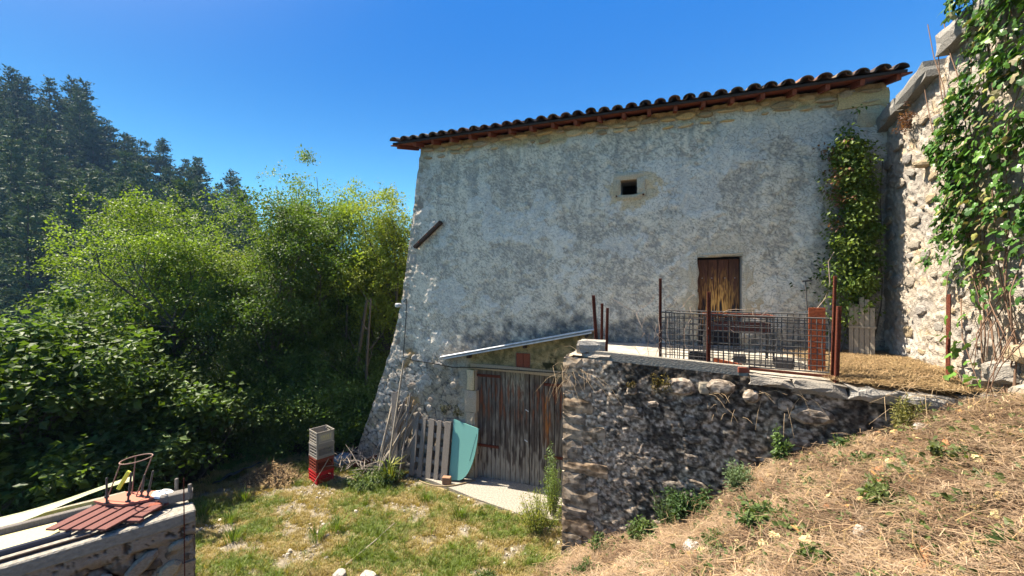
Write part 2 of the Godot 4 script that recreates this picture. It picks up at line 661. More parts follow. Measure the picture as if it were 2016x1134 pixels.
func make_barn() -> void:
	var barn := thing("stone_barn", "old two-storey stone barn with patchy grey plaster and tiled eaves", "barn", barn_frame)
	var f := func(u0: float, v: float) -> Array:
		var left := barn_left(v) + 0.025 * noise_b.get_noise_2d(v * 60.0, 7.0)
		var u := maxf(u0, left)
		var n1 := noise_b.get_noise_2d(u * 16.0, v * 16.0)          # patches of about a metre
		var n2 := noise_b.get_noise_2d(u * 60.0 + 300.0, v * 60.0)
		var n3 := noise_c.get_noise_2d(u * 22.0, v * 26.0)          # ridged: trowel marks and cracks
		var n4 := noise_b.get_noise_2d(u * 150.0, v * 150.0 + 50.0)
		var n5 := noise_c.get_noise_2d(u * 60.0 + 80.0 + 25.0 * n2, v * 80.0 + u * 30.0)
		var n6 := noise_b.get_noise_2d(u * 420.0 + 60.0, v * 420.0)
		var patch := smoothstep(-0.12, 0.16, n1 + 0.35 * n2 + 0.3 * n4 + 0.2 * n6)
		var z := barn_front(u, v) + 0.012 * patch + 0.010 * n2 + 0.003 * n3 + 0.006 * n4 + 0.005 * n5
		var dark := Color(0.70, 0.585, 0.445)
		var light := Color(0.92, 0.785, 0.61)
		var c := dark.lerp(light, clampf(patch * 0.42 + 0.33 + 0.45 * n2 + 0.6 * n4 + 0.5 * n6, 0.0, 1.0))
		c = c.lerp(Color(0.33, 0.30, 0.27), 0.75 * smoothstep(0.22, 0.6, n3 * 0.3 + n5 * 0.75 - 0.25 * n1 - 0.3 * n2))
		# rain streaks, and repaired patches with a clear edge
		var streak := noise_b.get_noise_2d(u * 70.0 + 6.0 * n1, v * 5.0 + 900.0)
		c = c.lerp(Color(0.36, 0.335, 0.30), 0.55 * smoothstep(0.12, 0.4, streak + 0.2 * n2) * smoothstep(4.0, 6.8, v + n1))
		var mend := smoothstep(0.16, 0.19, noise_b.get_noise_2d(u * 11.0 + 777.0, v * 14.0) + 0.12 * n2)
		c = c.lerp(Color(0.84, 0.79, 0.71), mend * 0.45)
		z += 0.006 * mend
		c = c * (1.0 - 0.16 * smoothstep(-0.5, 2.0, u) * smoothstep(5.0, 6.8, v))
		# bare rubble and ochre stone under the eaves
		var bare := smoothstep(6.72, 6.86, v + 0.25 * n1 + 0.12 * n2 + 0.12 * smoothstep(-1.0, 2.0, u))
		var st := cell_value.get_noise_2d(u * 5.0, v * 9.0)
		var edge := cell.get_noise_2d(u * 5.0, v * 9.0)
		c = c.lerp(Color(0.52, 0.38, 0.21).lerp(Color(0.68, 0.53, 0.32), 0.5 + 0.5 * st), bare)
		z += bare * (0.03 * smoothstep(-0.95, -0.6, edge) - 0.02)
		# rubble with open joints at the flared foot
		var foot := smoothstep(2.9, 2.3, v + 0.4 * n1) * smoothstep(-4.3, -5.0, u + 0.4 * n2)
		foot = maxf(foot, 0.6 * smoothstep(0.35, 0.05, u - left))
		var e2 := cell.get_noise_2d(u * 3.6 + 20.0, v * 4.6)
		var c2 := Color(0.42, 0.36, 0.28).lerp(Color(0.50, 0.40, 0.27), 0.5 + 0.5 * cell_value.get_noise_2d(u * 3.6 + 20.0, v * 4.6))
		c2 = c2.lerp(Color(0.52, 0.48, 0.42), smoothstep(-0.1, 0.15, n2 + n1))
		c2 = c2.lerp(Color(0.13, 0.115, 0.10), 0.8 * smoothstep(-0.9, -0.98, e2) + 0.5 * smoothstep(0.3, 0.6, n3))
		c = c.lerp(c2, foot)
		z += foot * 0.005 * smoothstep(-1.0, -0.8, e2)
		# damp and lichen: above the canopy, over the terrace; darker beside the creeper
		var line := 2.47 + (u + 5.21) * 0.2152
		var above := v - line
		var inside := smoothstep(-5.3, -4.6, u) * smoothstep(-1.9, -2.3, u)
		var damp_and_dark := inside * smoothstep(0.75, 0.05, above + 0.5 * n2 + 0.25 * n1) * smoothstep(-0.06, 0.0, above)
		damp_and_dark = maxf(damp_and_dark, smoothstep(-2.4, -2.0, u) * smoothstep(0.62, 0.12, v - 2.95 + 0.4 * n1 + 0.3 * n2) * 0.95)
		damp_and_dark = maxf(damp_and_dark, 0.75 * smoothstep(1.25, 1.75, u + 0.6 * n1 + 0.3 * n2) * smoothstep(6.6, 5.7, v + n1))  # plain darker tone on the wall beside the climber
		damp_and_dark = maxf(damp_and_dark, 0.6 * smoothstep(-5.2, -4.95, u) * smoothstep(-4.55, -4.75, u) * smoothstep(1.5, 2.2, v) * smoothstep(2.6, 2.4, v))
		c = c.lerp(Color(0.045, 0.045, 0.045).lerp(Color(0.20, 0.20, 0.20), clampf(0.25 + 1.1 * n4 + 0.6 * n3, 0.0, 1.0)), damp_and_dark * clampf(0.8 + n4, 0.0, 1.0))
		# ochre render beneath the canopy
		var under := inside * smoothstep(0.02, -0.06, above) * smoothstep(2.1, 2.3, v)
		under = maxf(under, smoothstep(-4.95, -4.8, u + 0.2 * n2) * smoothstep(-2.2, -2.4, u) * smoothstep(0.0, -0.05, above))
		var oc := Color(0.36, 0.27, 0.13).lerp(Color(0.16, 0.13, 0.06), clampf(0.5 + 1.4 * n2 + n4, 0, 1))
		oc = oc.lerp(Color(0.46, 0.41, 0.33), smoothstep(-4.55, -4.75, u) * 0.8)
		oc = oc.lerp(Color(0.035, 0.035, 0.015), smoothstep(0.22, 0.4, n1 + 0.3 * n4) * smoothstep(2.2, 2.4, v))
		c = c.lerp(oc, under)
		# ochre patch round the small window, and warmer plaster round the door
		var pw := Vector2((u + 1.33) / 0.45, (v - 5.68) / 0.34).length() + 0.5 * n2 + 0.3 * n4
		c = c.lerp(Color(0.74, 0.55, 0.34), smoothstep(1.05, 0.85, pw))
		var pd := Vector2(u / 0.62, (v - 3.75) / 0.95).length() + 0.7 * n2 + 0.4 * n1
		c = c.lerp(Color(0.70, 0.58, 0.42), 0.6 * smoothstep(1.1, 0.9, pd))
		var spot := Vector2((u + 6.05) / 0.16, (v - 2.4) / 0.2).length() + n2
		c = c.lerp(Color(0.50, 0.30, 0.10), 0.7 * smoothstep(1.0, 0.6, spot) + 0.6 * smoothstep(1.0, 0.6, Vector2((u + 6.0) / 0.22, (v - 1.45) / 0.13).length() + n2))
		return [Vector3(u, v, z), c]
	var us := steps(-7.55, 2.24, 0.026, [-4.5, -2.5, -3.615, -3.315, -1.603, -1.32, -0.336, 0.332])
	var vs := steps(-0.3, 7.0, 0.026, [0.0, 2.26, 2.36, 2.65, 5.6, 5.88, 2.95, 4.46])
	var garage := Rect2(-4.5, -0.4, 2.0, 2.66)
	var hatch := Rect2(-3.615, 2.36, 0.3, 0.29)
	var window := Rect2(-1.603, 5.6, 0.283, 0.28)
	var door := Rect2(-0.336, 2.95, 0.668, 1.51)
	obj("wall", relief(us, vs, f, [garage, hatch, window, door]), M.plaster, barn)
	# the other walls, the reveals of the openings and the loft floor
	var s := Shape.new()
	s.col = Color(0.40, 0.37, 0.33)
	var prev := Vector3.ZERO
	for k in 22:
		var v := lerpf(-0.3, 7.0, k / 21.0)
		var p := Vector3(barn_left(v), v, barn_front(barn_left(v), v))
		if k:
			s.quad(prev + Vector3(0.3, 0, -9), prev, p, p + Vector3(0.3, 0, -9))
		prev = p
	s.span(Vector3(1.8, -0.3, -9), Vector3(2.235, 7.0, -0.01))
	s.span(Vector3(-7.2, -0.3, -9.4), Vector3(2.24, 9.38, -9.0))
	s.span(Vector3(-6.6, 2.7, -9), Vector3(1.8, 2.88, -0.55))
	for q in [-5.6, 2.1]:                             # gable ends under the roof
		s.tri(Vector3(q, 6.9, 0.0), Vector3(q, 6.9, -9.3), Vector3(q, 9.4, -9.3))
	for r: Rect2 in [garage, hatch, window, door]:
		var a := r.position
		var b := r.end
		var z := 0.02
		s.quad(Vector3(a.x, a.y, z), Vector3(a.x, a.y, -0.5), Vector3(a.x, b.y, -0.5), Vector3(a.x, b.y, z))
		s.quad(Vector3(b.x, a.y, -0.5), Vector3(b.x, a.y, z), Vector3(b.x, b.y, z), Vector3(b.x, b.y, -0.5))
		s.quad(Vector3(a.x, b.y, z), Vector3(a.x, b.y, -0.5), Vector3(b.x, b.y, -0.5), Vector3(b.x, b.y, z))
		s.quad(Vector3(a.x, a.y, -0.5), Vector3(a.x, a.y, z), Vector3(b.x, a.y, z), Vector3(b.x, a.y, -0.5))
	obj("side_wall", s.mesh(), M.masonry, barn)
	barn_stones(barn)
	barn_roof(barn)
	barn_openings(barn)
	# canopy: a corrugated sheet that slopes up along the wall over the big door
	var can := node("canopy", barn)
	s = Shape.new()
	var n := 40
	for k in n:
		var z0 := 0.02 + 0.17 * k / n
		var z1 := 0.02 + 0.17 * (k + 1) / n
		var w := func(z: float) -> float: return 0.018 * sin(z * TAU / 0.076) + 0.03 * z
		var a := Vector3(-5.22, 2.49, 0)
		var b := Vector3(-2.03, 3.175, 0)
		var p := [a + Vector3(0, w.call(z0), z0), b + Vector3(0, w.call(z0), z0), b + Vector3(0, w.call(z1), z1), a + Vector3(0, w.call(z1), z1)]
		s.quad(p[3], p[2], p[1], p[0])
		var d := Vector3(0, 0.007, 0)
		s.quad(p[0] - d, p[1] - d, p[2] - d, p[3] - d)
		if k == n - 1:
			s.quad(p[3] - d, p[2] - d, p[2], p[3])
		s.quad(p[0] - d, p[3] - d, p[3], p[0])
		s.quad(p[2] - d, p[1] - d, p[1], p[2])
	obj("corrugated_sheet", s.mesh(), M.sheet, can)
	s = Shape.new()
	s.bar(Vector3(-5.15, 2.465, 0.16), Vector3(-2.1, 3.12, 0.16), 0.03, 0.05, 0.004)
	obj("rail", s.mesh(), M.sheet, can)
	for u in [-4.6, -3.4, -2.2]:
		s = Shape.new()
		var y: float = 2.43 + (u + 5.21) * 0.2152 - 0.02
		s.bar(Vector3(u, y - 0.02, 0.0), Vector3(u, y - 0.01, 0.16), 0.05, 0.05, 0.005)
		obj("bracket", s.mesh(), M.dark_wood, can)
	# the slanting iron-dark beam on the upper wall, with its bolts
	s = Shape.new()
	s.bar(Vector3(-5.90, 4.80, 0.075), Vector3(-5.25, 5.32, 0.075), 0.105, 0.07, 0.01, Vector3(0, 0, 1))
	var beam := obj("slanting_beam", s.mesh(), M.dark_wood, barn)
	s = Shape.new()
	for t in [0.2, 0.5, 0.8]:
		var q := Vector3(-5.90, 4.80, 0.11).lerp(Vector3(-5.25, 5.32, 0.11), t)
		s.tube([q, q + Vector3(0, 0, 0.02)], [0.018, 0.014], 6)
	obj("bolts", s.mesh(), M.rust, beam)
	# old cable on the wall
	s = Shape.new()
	var run := []
	for p in [Vector2(-6.20, 3.62), Vector2(-6.12, 3.70), Vector2(-6.13, 3.3), Vector2(-6.17, 2.8), Vector2(-6.2, 2.42), Vector2(-5.9, 2.36), Vector2(-5.4, 2.33), Vector2(-5.0, 2.28), Vector2(-4.5, 2.31), Vector2(-3.5, 2.315), Vector2(-2.55, 2.32)]:
		run.append(Vector3(p.x, p.y, barn_front(p.x, p.y) + 0.055))
	s.tube(run, [0.009], 5)
	obj("cable", s.mesh(), M.dark, barn)
	s = Shape.new()
	s.box(Transform3D(Basis(), Vector3(-6.36, 3.55, 0.02)), Vector3(0.1, 0.09, 0.12), 0.02)
	s.bar(Vector3(-6.36, 3.55, 0.0), Vector3(-6.2, 3.55, 0.0), 0.03, 0.03)
	obj("lamp_housing", s.mesh(), M.sheet, barn)
	# two cushions of moss on the foot of the wall
	for p in [Vector2(-5.16, 1.41), Vector2(-4.87, 1.37)]:
		moss_cushion(barn, Vector3(p.x, p.y, barn_front(p.x, p.y) + 0.03), 0.13, int(p.x * -100.0))


func moss_cushion(parent: Node3D, at: Vector3, r: float, s: int, tint := Color(0.06, 0.06, 0.02)) -> void:
	var q := random(s)
	var m := Shape.new()
	for k in 260:
		var a := q.randf() * TAU
		var d := sqrt(q.randf()) * r * (0.8 + 0.3 * sin(a * 3.0 + s))
		var o := at + Vector3(cos(a) * d, sin(a) * d, 0.05 * (1.0 - d / r))
		var e := Vector3(q.randfn(), q.randfn(), absf(q.randfn()) + 0.4).normalized() * q.randf_range(0.012, 0.035)
		var w := e.cross(Vector3(q.randfn(), q.randfn(), q.randfn())).normalized() * 0.008
		m.col = tint * q.randf_range(0.5, 1.6)
		m.tri(o - w, o + w, o + e)
	kind(obj("moss", m.mesh(), M.straw, parent), "stuff")


func barn_stones(barn: Node3D) -> void:
	var r := random(41)
	var ochre := stone_tones("ochre stone", [Color(0.72, 0.52, 0.27), Color(0.62, 0.48, 0.30), Color(0.76, 0.60, 0.38), Color(0.54, 0.44, 0.33), Color(0.44, 0.33, 0.21)])
	# rubble under the eaves
	var u := -5.75
	while u < 2.1:
		var w := r.randf_range(0.12, 0.34)
		var h := r.randf_range(0.05, 0.13)
		obj("stone", stone_mesh(r, w * 1.05, h, 0.035), ochre[r.randi() % 5], barn, Transform3D(Basis(Vector3(0, 0, 1), r.randf_range(-0.1, 0.1)), Vector3(u + w / 2, r.randf_range(6.84, 6.93), 0.025)))
		if r.randf() < 0.65:
			var h2 := r.randf_range(0.04, 0.09)
			obj("stone", stone_mesh(r, w * 0.8, h2, 0.03), ochre[r.randi() % 5], barn, Transform3D(Basis(Vector3(0, 0, 1), r.randf_range(-0.15, 0.15)), Vector3(u + w / 2, r.randf_range(6.7, 6.8), 0.022)))
		u += w * r.randf_range(1.0, 1.3)
	# big ochre corner stone at the far end, and a few below it
	obj("corner_stone", block_mesh(r, Vector3(0.62, 0.24, 0.2), 0.018), ochre[0], barn, Transform3D(Basis(), Vector3(1.95, 6.80, -0.06)))
	obj("corner_stone", block_mesh(r, Vector3(0.36, 0.3, 0.2), 0.018), ochre[1], barn, Transform3D(Basis(), Vector3(2.07, 6.51, -0.065)))
	# corner stones up the leaning edge
	var pale := stone_tones("corner stone", [Color(0.46, 0.40, 0.33), Color(0.40, 0.32, 0.25), Color(0.50, 0.45, 0.39)])
	var v := 0.15
	while v < 6.7:
		var h := r.randf_range(0.22, 0.42)
		var w := r.randf_range(0.12, 0.26)
		var left := maxf(barn_left(v), barn_left(v + h))
		var lean := atan2(barn_left(v + h) - barn_left(v), h)
		obj("corner_stone", block_mesh(r, Vector3(w, h * 0.98, 0.2), 0.012), pale[r.randi() % 3], barn, Transform3D(Basis(Vector3(0, 0, 1), -lean), Vector3(left + w / 2 - 0.015, v + h / 2, barn_front(left, v) - 0.093)))
		v += h
	# stones showing through the plaster of the foot
	for k in 14:
		var vv := r.randf_range(0.1, 2.4)
		var uu := r.randf_range(barn_left(vv) + 0.45, -4.85)
		if uu > -4.9 or (vv < 1.1 and uu > -6.0):
			continue
		obj("stone", stone_mesh(r, r.randf_range(0.12, 0.32), r.randf_range(0.09, 0.2), 0.014), pale[r.randi() % 3], barn, Transform3D(Basis(), Vector3(uu, vv, barn_front(uu, vv) + 0.018)))
	# jamb and lintel of the big door
	var y := 0.0
	while y < 2.2:
		var h := r.randf_range(0.28, 0.5)
		h = minf(h, 2.26 - y)
		obj("jamb_stone", block_mesh(r, Vector3(r.randf_range(0.14, 0.26), h - 0.012, 0.3), 0.012), stone_tones("jamb", [Color(0.42, 0.38, 0.31)])[0] if y == 0.0 else ochre[2 + (r.randi() % 2)], barn, Transform3D(Basis(), Vector3(-4.6, y + h / 2, -0.10)))
		y += h
	obj("lintel", block_mesh(r, Vector3(2.2, 0.11, 0.3), 0.01), ochre[4], barn, Transform3D(Basis(Vector3(0, 0, 1), -0.02), Vector3(-3.5, 2.31, -0.10)))
	# dressed stones of the small window
	var buff := stone_tones("dressed stone", [Color(0.68, 0.53, 0.35), Color(0.72, 0.58, 0.41)])
	for q in [[Vector3(-1.46, 5.945, 0), Vector3(0.52, 0.13, 0.24)], [Vector3(-1.665, 5.745, 0), Vector3(0.125, 0.27, 0.24)], [Vector3(-1.25, 5.745, 0), Vector3(0.14, 0.27, 0.24)], [Vector3(-1.45, 5.555, 0), Vector3(0.46, 0.09, 0.26)]]:
		obj("window_stone", block_mesh(r, q[1], 0.016), buff[r.randi() % 2], barn, Transform3D(Basis(), q[0] + Vector3(0, 0, -0.075)))
	for x in [-1.68, -1.22]:
		var s := Shape.new()
		s.bar(Vector3(x, 5.6, 0.02), Vector3(x + 0.015, 5.57, 0.11), 0.02, 0.02)
		obj("iron_peg", s.mesh(), M.rust, barn)
	# stones round the upper door
	for q in [[Vector3(-0.40, 4.12, 0), Vector3(0.16, 0.44, 0.26)], [Vector3(-0.44, 3.62, 0), Vector3(0.24, 0.5, 0.26)], [Vector3(0.44, 4.1, 0), Vector3(0.2, 0.5, 0.26)], [Vector3(0.50, 3.62, 0), Vector3(0.32, 0.42, 0.26)], [Vector3(-0.40, 3.2, 0), Vector3(0.16, 0.36, 0.26)], [Vector3(0.40, 3.2, 0), Vector3(0.15, 0.4, 0.26)], [Vector3(0.0, 4.49, 0), Vector3(0.72, 0.06, 0.26)]]:
		obj("door_stone", block_mesh(r, q[1], 0.018), buff[r.randi() % 2] if q[0].y < 4.0 else buff[1], barn, Transform3D(Basis(), q[0] + Vector3(0, 0, -0.104)))


func barn_roof(barn: Node3D) -> void:
	var roof := node("roof", barn)
	var pitch := 0.27
	var out := 0.36
	var at := func(u: float, back: float, up: float) -> Vector3: return Vector3(u, 6.965 + back * pitch + up, out - back)
	var s := Shape.new()
	for k in 6:                                    # boards of the eaves, seen from below
		s = Shape.new()
		var b0 := 0.005 + k * 0.105
		var a: Vector3 = at.call(-6.22, b0 + 0.05, 0.0)
		var b: Vector3 = at.call(2.30, b0 + 0.05, 0.0)
		s.box(Transform3D(Basis(Vector3.RIGHT, atan(pitch)), (a + b) / 2.0), Vector3(8.52, 0.018, 0.1), 0.002)
		obj("eaves_board", s.mesh(), M.red_wood, roof)
	s = Shape.new()
	var c: Vector3 = at.call(-1.96, 5.6, 0.0)
	s.box(Transform3D(Basis(Vector3.RIGHT, atan(pitch)), c), Vector3(8.5, 0.05, 10.1))
	obj("roof_deck", s.mesh(), M.dark_wood, roof)
	var tail := Shape.new()
	tail.box(Transform3D(Basis(Vector3.RIGHT, atan(pitch)), Vector3.ZERO), Vector3(0.06, 0.085, 0.8), 0.004)
	var tm := tail.mesh()
	for k in 21:
		obj("rafter", tm, M.red_wood, roof, Transform3D(Basis(), (at.call(-6.15 + k * 0.42, 0.42, -0.055) as Vector3)))
	s = Shape.new()
	s.span(Vector3(-6.24, 6.955, out), Vector3(2.32, 6.995, out + 0.022), 0.003)
	obj("fascia_board", s.mesh(), M.dark_wood, roof)
	for u in [-6.235, 2.315]:                      # barge boards down the gables
		s = Shape.new()
		s.bar(at.call(u, -0.01, -0.02), at.call(u, 4.0, -0.02), 0.13, 0.025, 0.003, Vector3.RIGHT)
		obj("barge_board", s.mesh(), M.red_wood, roof)
	# round clay tiles: covers over channels, the lowest courses one by one
	var r := random(77)
	var cover := [tile_mesh(0.098, 0.082, 0.44, 1.0), tile_mesh(0.094, 0.079, 0.44, 1.0)]
	var channel := tile_mesh(0.085, 0.098, 0.44, -1.0)
	var tones := [Color(0.19, 0.10, 0.065), Color(0.13, 0.09, 0.07), Color(0.26, 0.14, 0.085), Color(0.09, 0.07, 0.062), Color(0.22, 0.17, 0.12)]
	var mats := []
	for t in tones:
		var m: StandardMaterial3D = M.tile.duplicate()
		m.albedo_color = (t as Color).linear_to_srgb()
		mats.append(m)
	var tilt := Basis(Vector3.RIGHT, atan(pitch))
	for k in 38:
		var u := -6.17 + k * 0.2275
		for row in 2:
			var p: Vector3 = at.call(u + r.randf_range(-0.008, 0.008), -0.07 + row * 0.34 + r.randf_range(-0.03, 0.025), 0.06 + r.randf_range(-0.006, 0.012))
			obj("roof_tile", cover[r.randi() % 2], mats[r.randi() % 5], roof, Transform3D(tilt * Basis(Vector3.UP, r.randf_range(-0.06, 0.06)) * Basis(Vector3(0, 0, 1), r.randf_range(-0.05, 0.05)), p))
			if k < 37:
				obj("roof_tile", channel, mats[r.randi() % 4], roof, Transform3D(tilt, at.call(u + 0.114, -0.05 + row * 0.34, 0.115) as Vector3))
	s = Shape.new()                                # the courses above, out of sight from the yard
	for k in 38 * 6:
		var u0 := -6.28 + k * 0.2275 / 6.0
		var w := func(q: float) -> float: return 0.05 * absf(cos((q + 6.17) * PI / 0.2275)) + 0.06
		s.quad(at.call(u0, 0.95, w.call(u0)), at.call(u0 + 0.038, 0.95, w.call(u0 + 0.038)), at.call(u0 + 0.038, 10.0, w.call(u0 + 0.038)), at.call(u0, 10.0, w.call(u0)))
	s.col = Color(0.15, 0.09, 0.065)
	s.c.fill(s.col)
	kind(obj("upper_tile_courses", s.mesh(), M.tile, roof), "stuff")


func tile_mesh(r0: float, r1: float, length: float, up: float) -> ArrayMesh:   # half a tapering pipe, eaves end at z 0, running back
	var s := Shape.new()
	var m := 8
	var p := func(a: int, r: float, z: float) -> Vector3:
		var t := PI * a / m
		return Vector3(-cos(t) * r, sin(t) * r * 0.76 * up, z)
	for a in m:
		var q := [p.call(a, r0, 0.0), p.call(a + 1, r0, 0.0), p.call(a + 1, r1, -length), p.call(a, r1, -length)]
		var e := [p.call(a, r0 - 0.014, 0.0), p.call(a + 1, r0 - 0.014, 0.0), p.call(a + 1, r1 - 0.014, -length), p.call(a, r1 - 0.014, -length)]
		if up > 0:
			s.quad(q[0], q[1], q[2], q[3])
			s.quad(e[3], e[2], e[1], e[0])
			s.quad(e[0], e[1], q[1], q[0])
		else:
			s.quad(q[3], q[2], q[1], q[0])
			s.quad(e[0], e[1], e[2], e[3])
			s.quad(q[0], q[1], e[1], e[0])
	return s.mesh()


# weathered boards: streaks along the grain; f(x, y, n, fine) gives a linear colour, x and y from 0 to 1, y upwards
func board_image(w: int, h: int, f: Callable, s: int) -> ImageTexture:
	var im := Image.create(w, h, false, Image.FORMAT_RGB8)
	var n := FastNoiseLite.new()
	n.seed = s
	n.frequency = 0.02
	n.fractal_octaves = 4
	var g := FastNoiseLite.new()
	g.seed = s + 9
	g.frequency = 0.15
	g.fractal_octaves = 3
	for y in h:
		for x in w:
			var c: Color = f.call(float(x) / w, 1.0 - float(y) / h, n.get_noise_2d(x * 3.0, y * 0.35), g.get_noise_2d(x * 2.5, y * 0.12))
			im.set_pixel(x, y, c.linear_to_srgb())
	return ImageTexture.create_from_image(im)


func barn_openings(barn: Node3D) -> void:
	var r := random(9)
	# big double door: boards of two leaves, grey at the foot, stained dark and orange above
	var stain := func(x: float, y: float, n: float, g: float) -> Color:
		var grey := Color(0.155, 0.13, 0.105).lerp(Color(0.30, 0.265, 0.22), clampf(0.5 + 0.9 * g + 0.4 * n, 0, 1))
		var dark := Color(0.035, 0.026, 0.022).lerp(Color(0.11, 0.085, 0.07), clampf(0.45 + 1.0 * g, 0, 1))
		var c := grey.lerp(dark, smoothstep(0.2, 0.36, y + 0.5 * n) * clampf(0.92 + n * 1.0, 0, 1))
		var middle := 1.0 - smoothstep(0.05, 0.15, absf(x - 0.42) + 0.1 * n)
		c = c.lerp(Color(0.36, 0.32, 0.24), middle * smoothstep(0.62, 0.9, y + 0.4 * n) * clampf(0.6 + 2.0 * g, 0, 1))
		var red := smoothstep(0.08, 0.3, n + 0.3 * g) * smoothstep(0.5, 0.65, y) * smoothstep(0.97, 0.8, y)
		c = c.lerp(Color(0.17, 0.06, 0.028), red * 0.85)
		var orange := 1.0 - smoothstep(0.015, 0.05, absf(x - 0.74 - 0.04 * n))
		c = c.lerp(Color(0.30, 0.11, 0.03), orange * smoothstep(0.3, 0.5, y) * smoothstep(0.9, 0.75, y) * clampf(0.55 + 1.6 * g + n, 0, 1))
		c = c.lerp(Color(0.16, 0.13, 0.10), smoothstep(0.88, 1.0, y) * 0.5)
		return c
	var wood := mat("door_boards", Color.WHITE, 0.9, "", Vector3.ONE)
	wood.albedo_texture = board_image(384, 432, stain, 5)
	wood.heightmap_enabled = true
	wood.heightmap_texture = wood.albedo_texture
	wood.heightmap_scale = 0.4
	var gd := node("garage_door", barn)
	var x := -4.5
	var k := 0
	while x < -2.52:
		var w := minf(r.randf_range(0.085, 0.115), -2.5 - x)
		var s := Shape.new()
		s.uv = Vector4(0.5, 2.25, -1.0 / 2.26, 1.0)
		var seam := 0.007 if k != 10 else 0.014
		var deep := -0.10 + r.randf_range(-0.006, 0.006)
		var low := r.randf_range(0.01, 0.035)
		s.span(Vector3(x + 0.003, low, deep - 0.03), Vector3(x + w - seam, 2.25, deep), 0.003)
		obj("plank", s.mesh(), wood, gd)
		x += w
		k += 1
	for q in [[-4.52, 2.10, -3.98], [-4.52, 0.66, -4.02], [-3.06, 2.02, -2.5], [-3.06, 0.62, -2.5]]:
		var s := Shape.new()
		s.span(Vector3(q[0], q[1], -0.092), Vector3(q[2], q[1] + 0.055, -0.076), 0.003)
		obj("strap_hinge", s.mesh(), M.rust, gd)
	for q in [Vector3(-3.44, 1.52, -0.07), Vector3(-3.46, 0.92, -0.07)]:
		var s := Shape.new()
		s.bar(q, q + Vector3(0.07, -0.03, 0.015), 0.018, 0.012)
		obj("latch", s.mesh(), M.sheet, gd)
	var s := Shape.new()
	s.span(Vector3(-4.6, -0.1, -0.6), Vector3(-2.4, 2.35, -0.56))
	obj("backing", s.mesh(), M.dark, gd)
	# small red-brown hatch of two boards
	var ha := node("hatch", barn)
	for q in [[-3.61, -3.468], [-3.462, -3.32]]:
		s = Shape.new()
		s.span(Vector3(q[0], 2.365, -0.03), Vector3(q[1], 2.645, 0.0), 0.004)
		obj("plank", s.mesh(), M.red_wood, ha)
	# upper door
	var warm := func(px: float, py: float, n: float, g: float) -> Color:
		var c := Color(0.055, 0.022, 0.014).lerp(Color(0.115, 0.042, 0.022), clampf(0.5 + n + g, 0, 1))
		var bare := smoothstep(0.84, 0.64, py + 0.5 * n) * smoothstep(0.25, 0.5, py + 0.5 * n)
		var gold := Color(0.22, 0.085, 0.02).lerp(Color(0.75, 0.37, 0.10), clampf(0.55 + 1.4 * n + 0.35 * g, 0, 1))
		c = c.lerp(gold, bare * clampf(1.2 - 2.2 * absf(px - 0.5), 0, 1) * clampf(1.0 + 1.5 * n, 0, 1))
		c = c.lerp(Color(0.02, 0.016, 0.018), smoothstep(0.42, 0.15, py + 0.5 * n))
		return c
	var warm_wood := mat("upper_door_boards", Color.WHITE, 0.7)
	warm_wood.albedo_texture = board_image(256, 512, warm, 15)
	var ud := node("upper_door", barn)
	x = -0.326
	for w in [0.17, 0.15, 0.165, 0.165]:
		s = Shape.new()
		s.uv = Vector4(1.0 / 0.668, 0.5, -1.0 / 1.5, 4.45 / 1.5)
		s.span(Vector3(x, 2.96, -0.15), Vector3(x + w - 0.006, 4.42 - r.randf() * 0.01, -0.115 + r.randf_range(0, 0.005)), 0.004)
		obj("plank", s.mesh(), warm_wood, ud)
		x += w
	s = Shape.new()
	s.span(Vector3(-0.34, 2.9, -0.26), Vector3(0.34, 4.5, -0.22))
	obj("backing", s.mesh(), M.dark, ud)
	s = Shape.new()
	for q in [-0.25, -0.1, 0.1, 0.25]:
		s.tube([Vector3(q, 4.1, -0.12), Vector3(q, 4.1, -0.105)], [0.008], 5)
	obj("nail_heads", s.mesh(), M.sheet, ud)


# --- terrace in front of the upper door ---
func terrace_top(t: float) -> float:
	return 2.935 - 0.04 * t


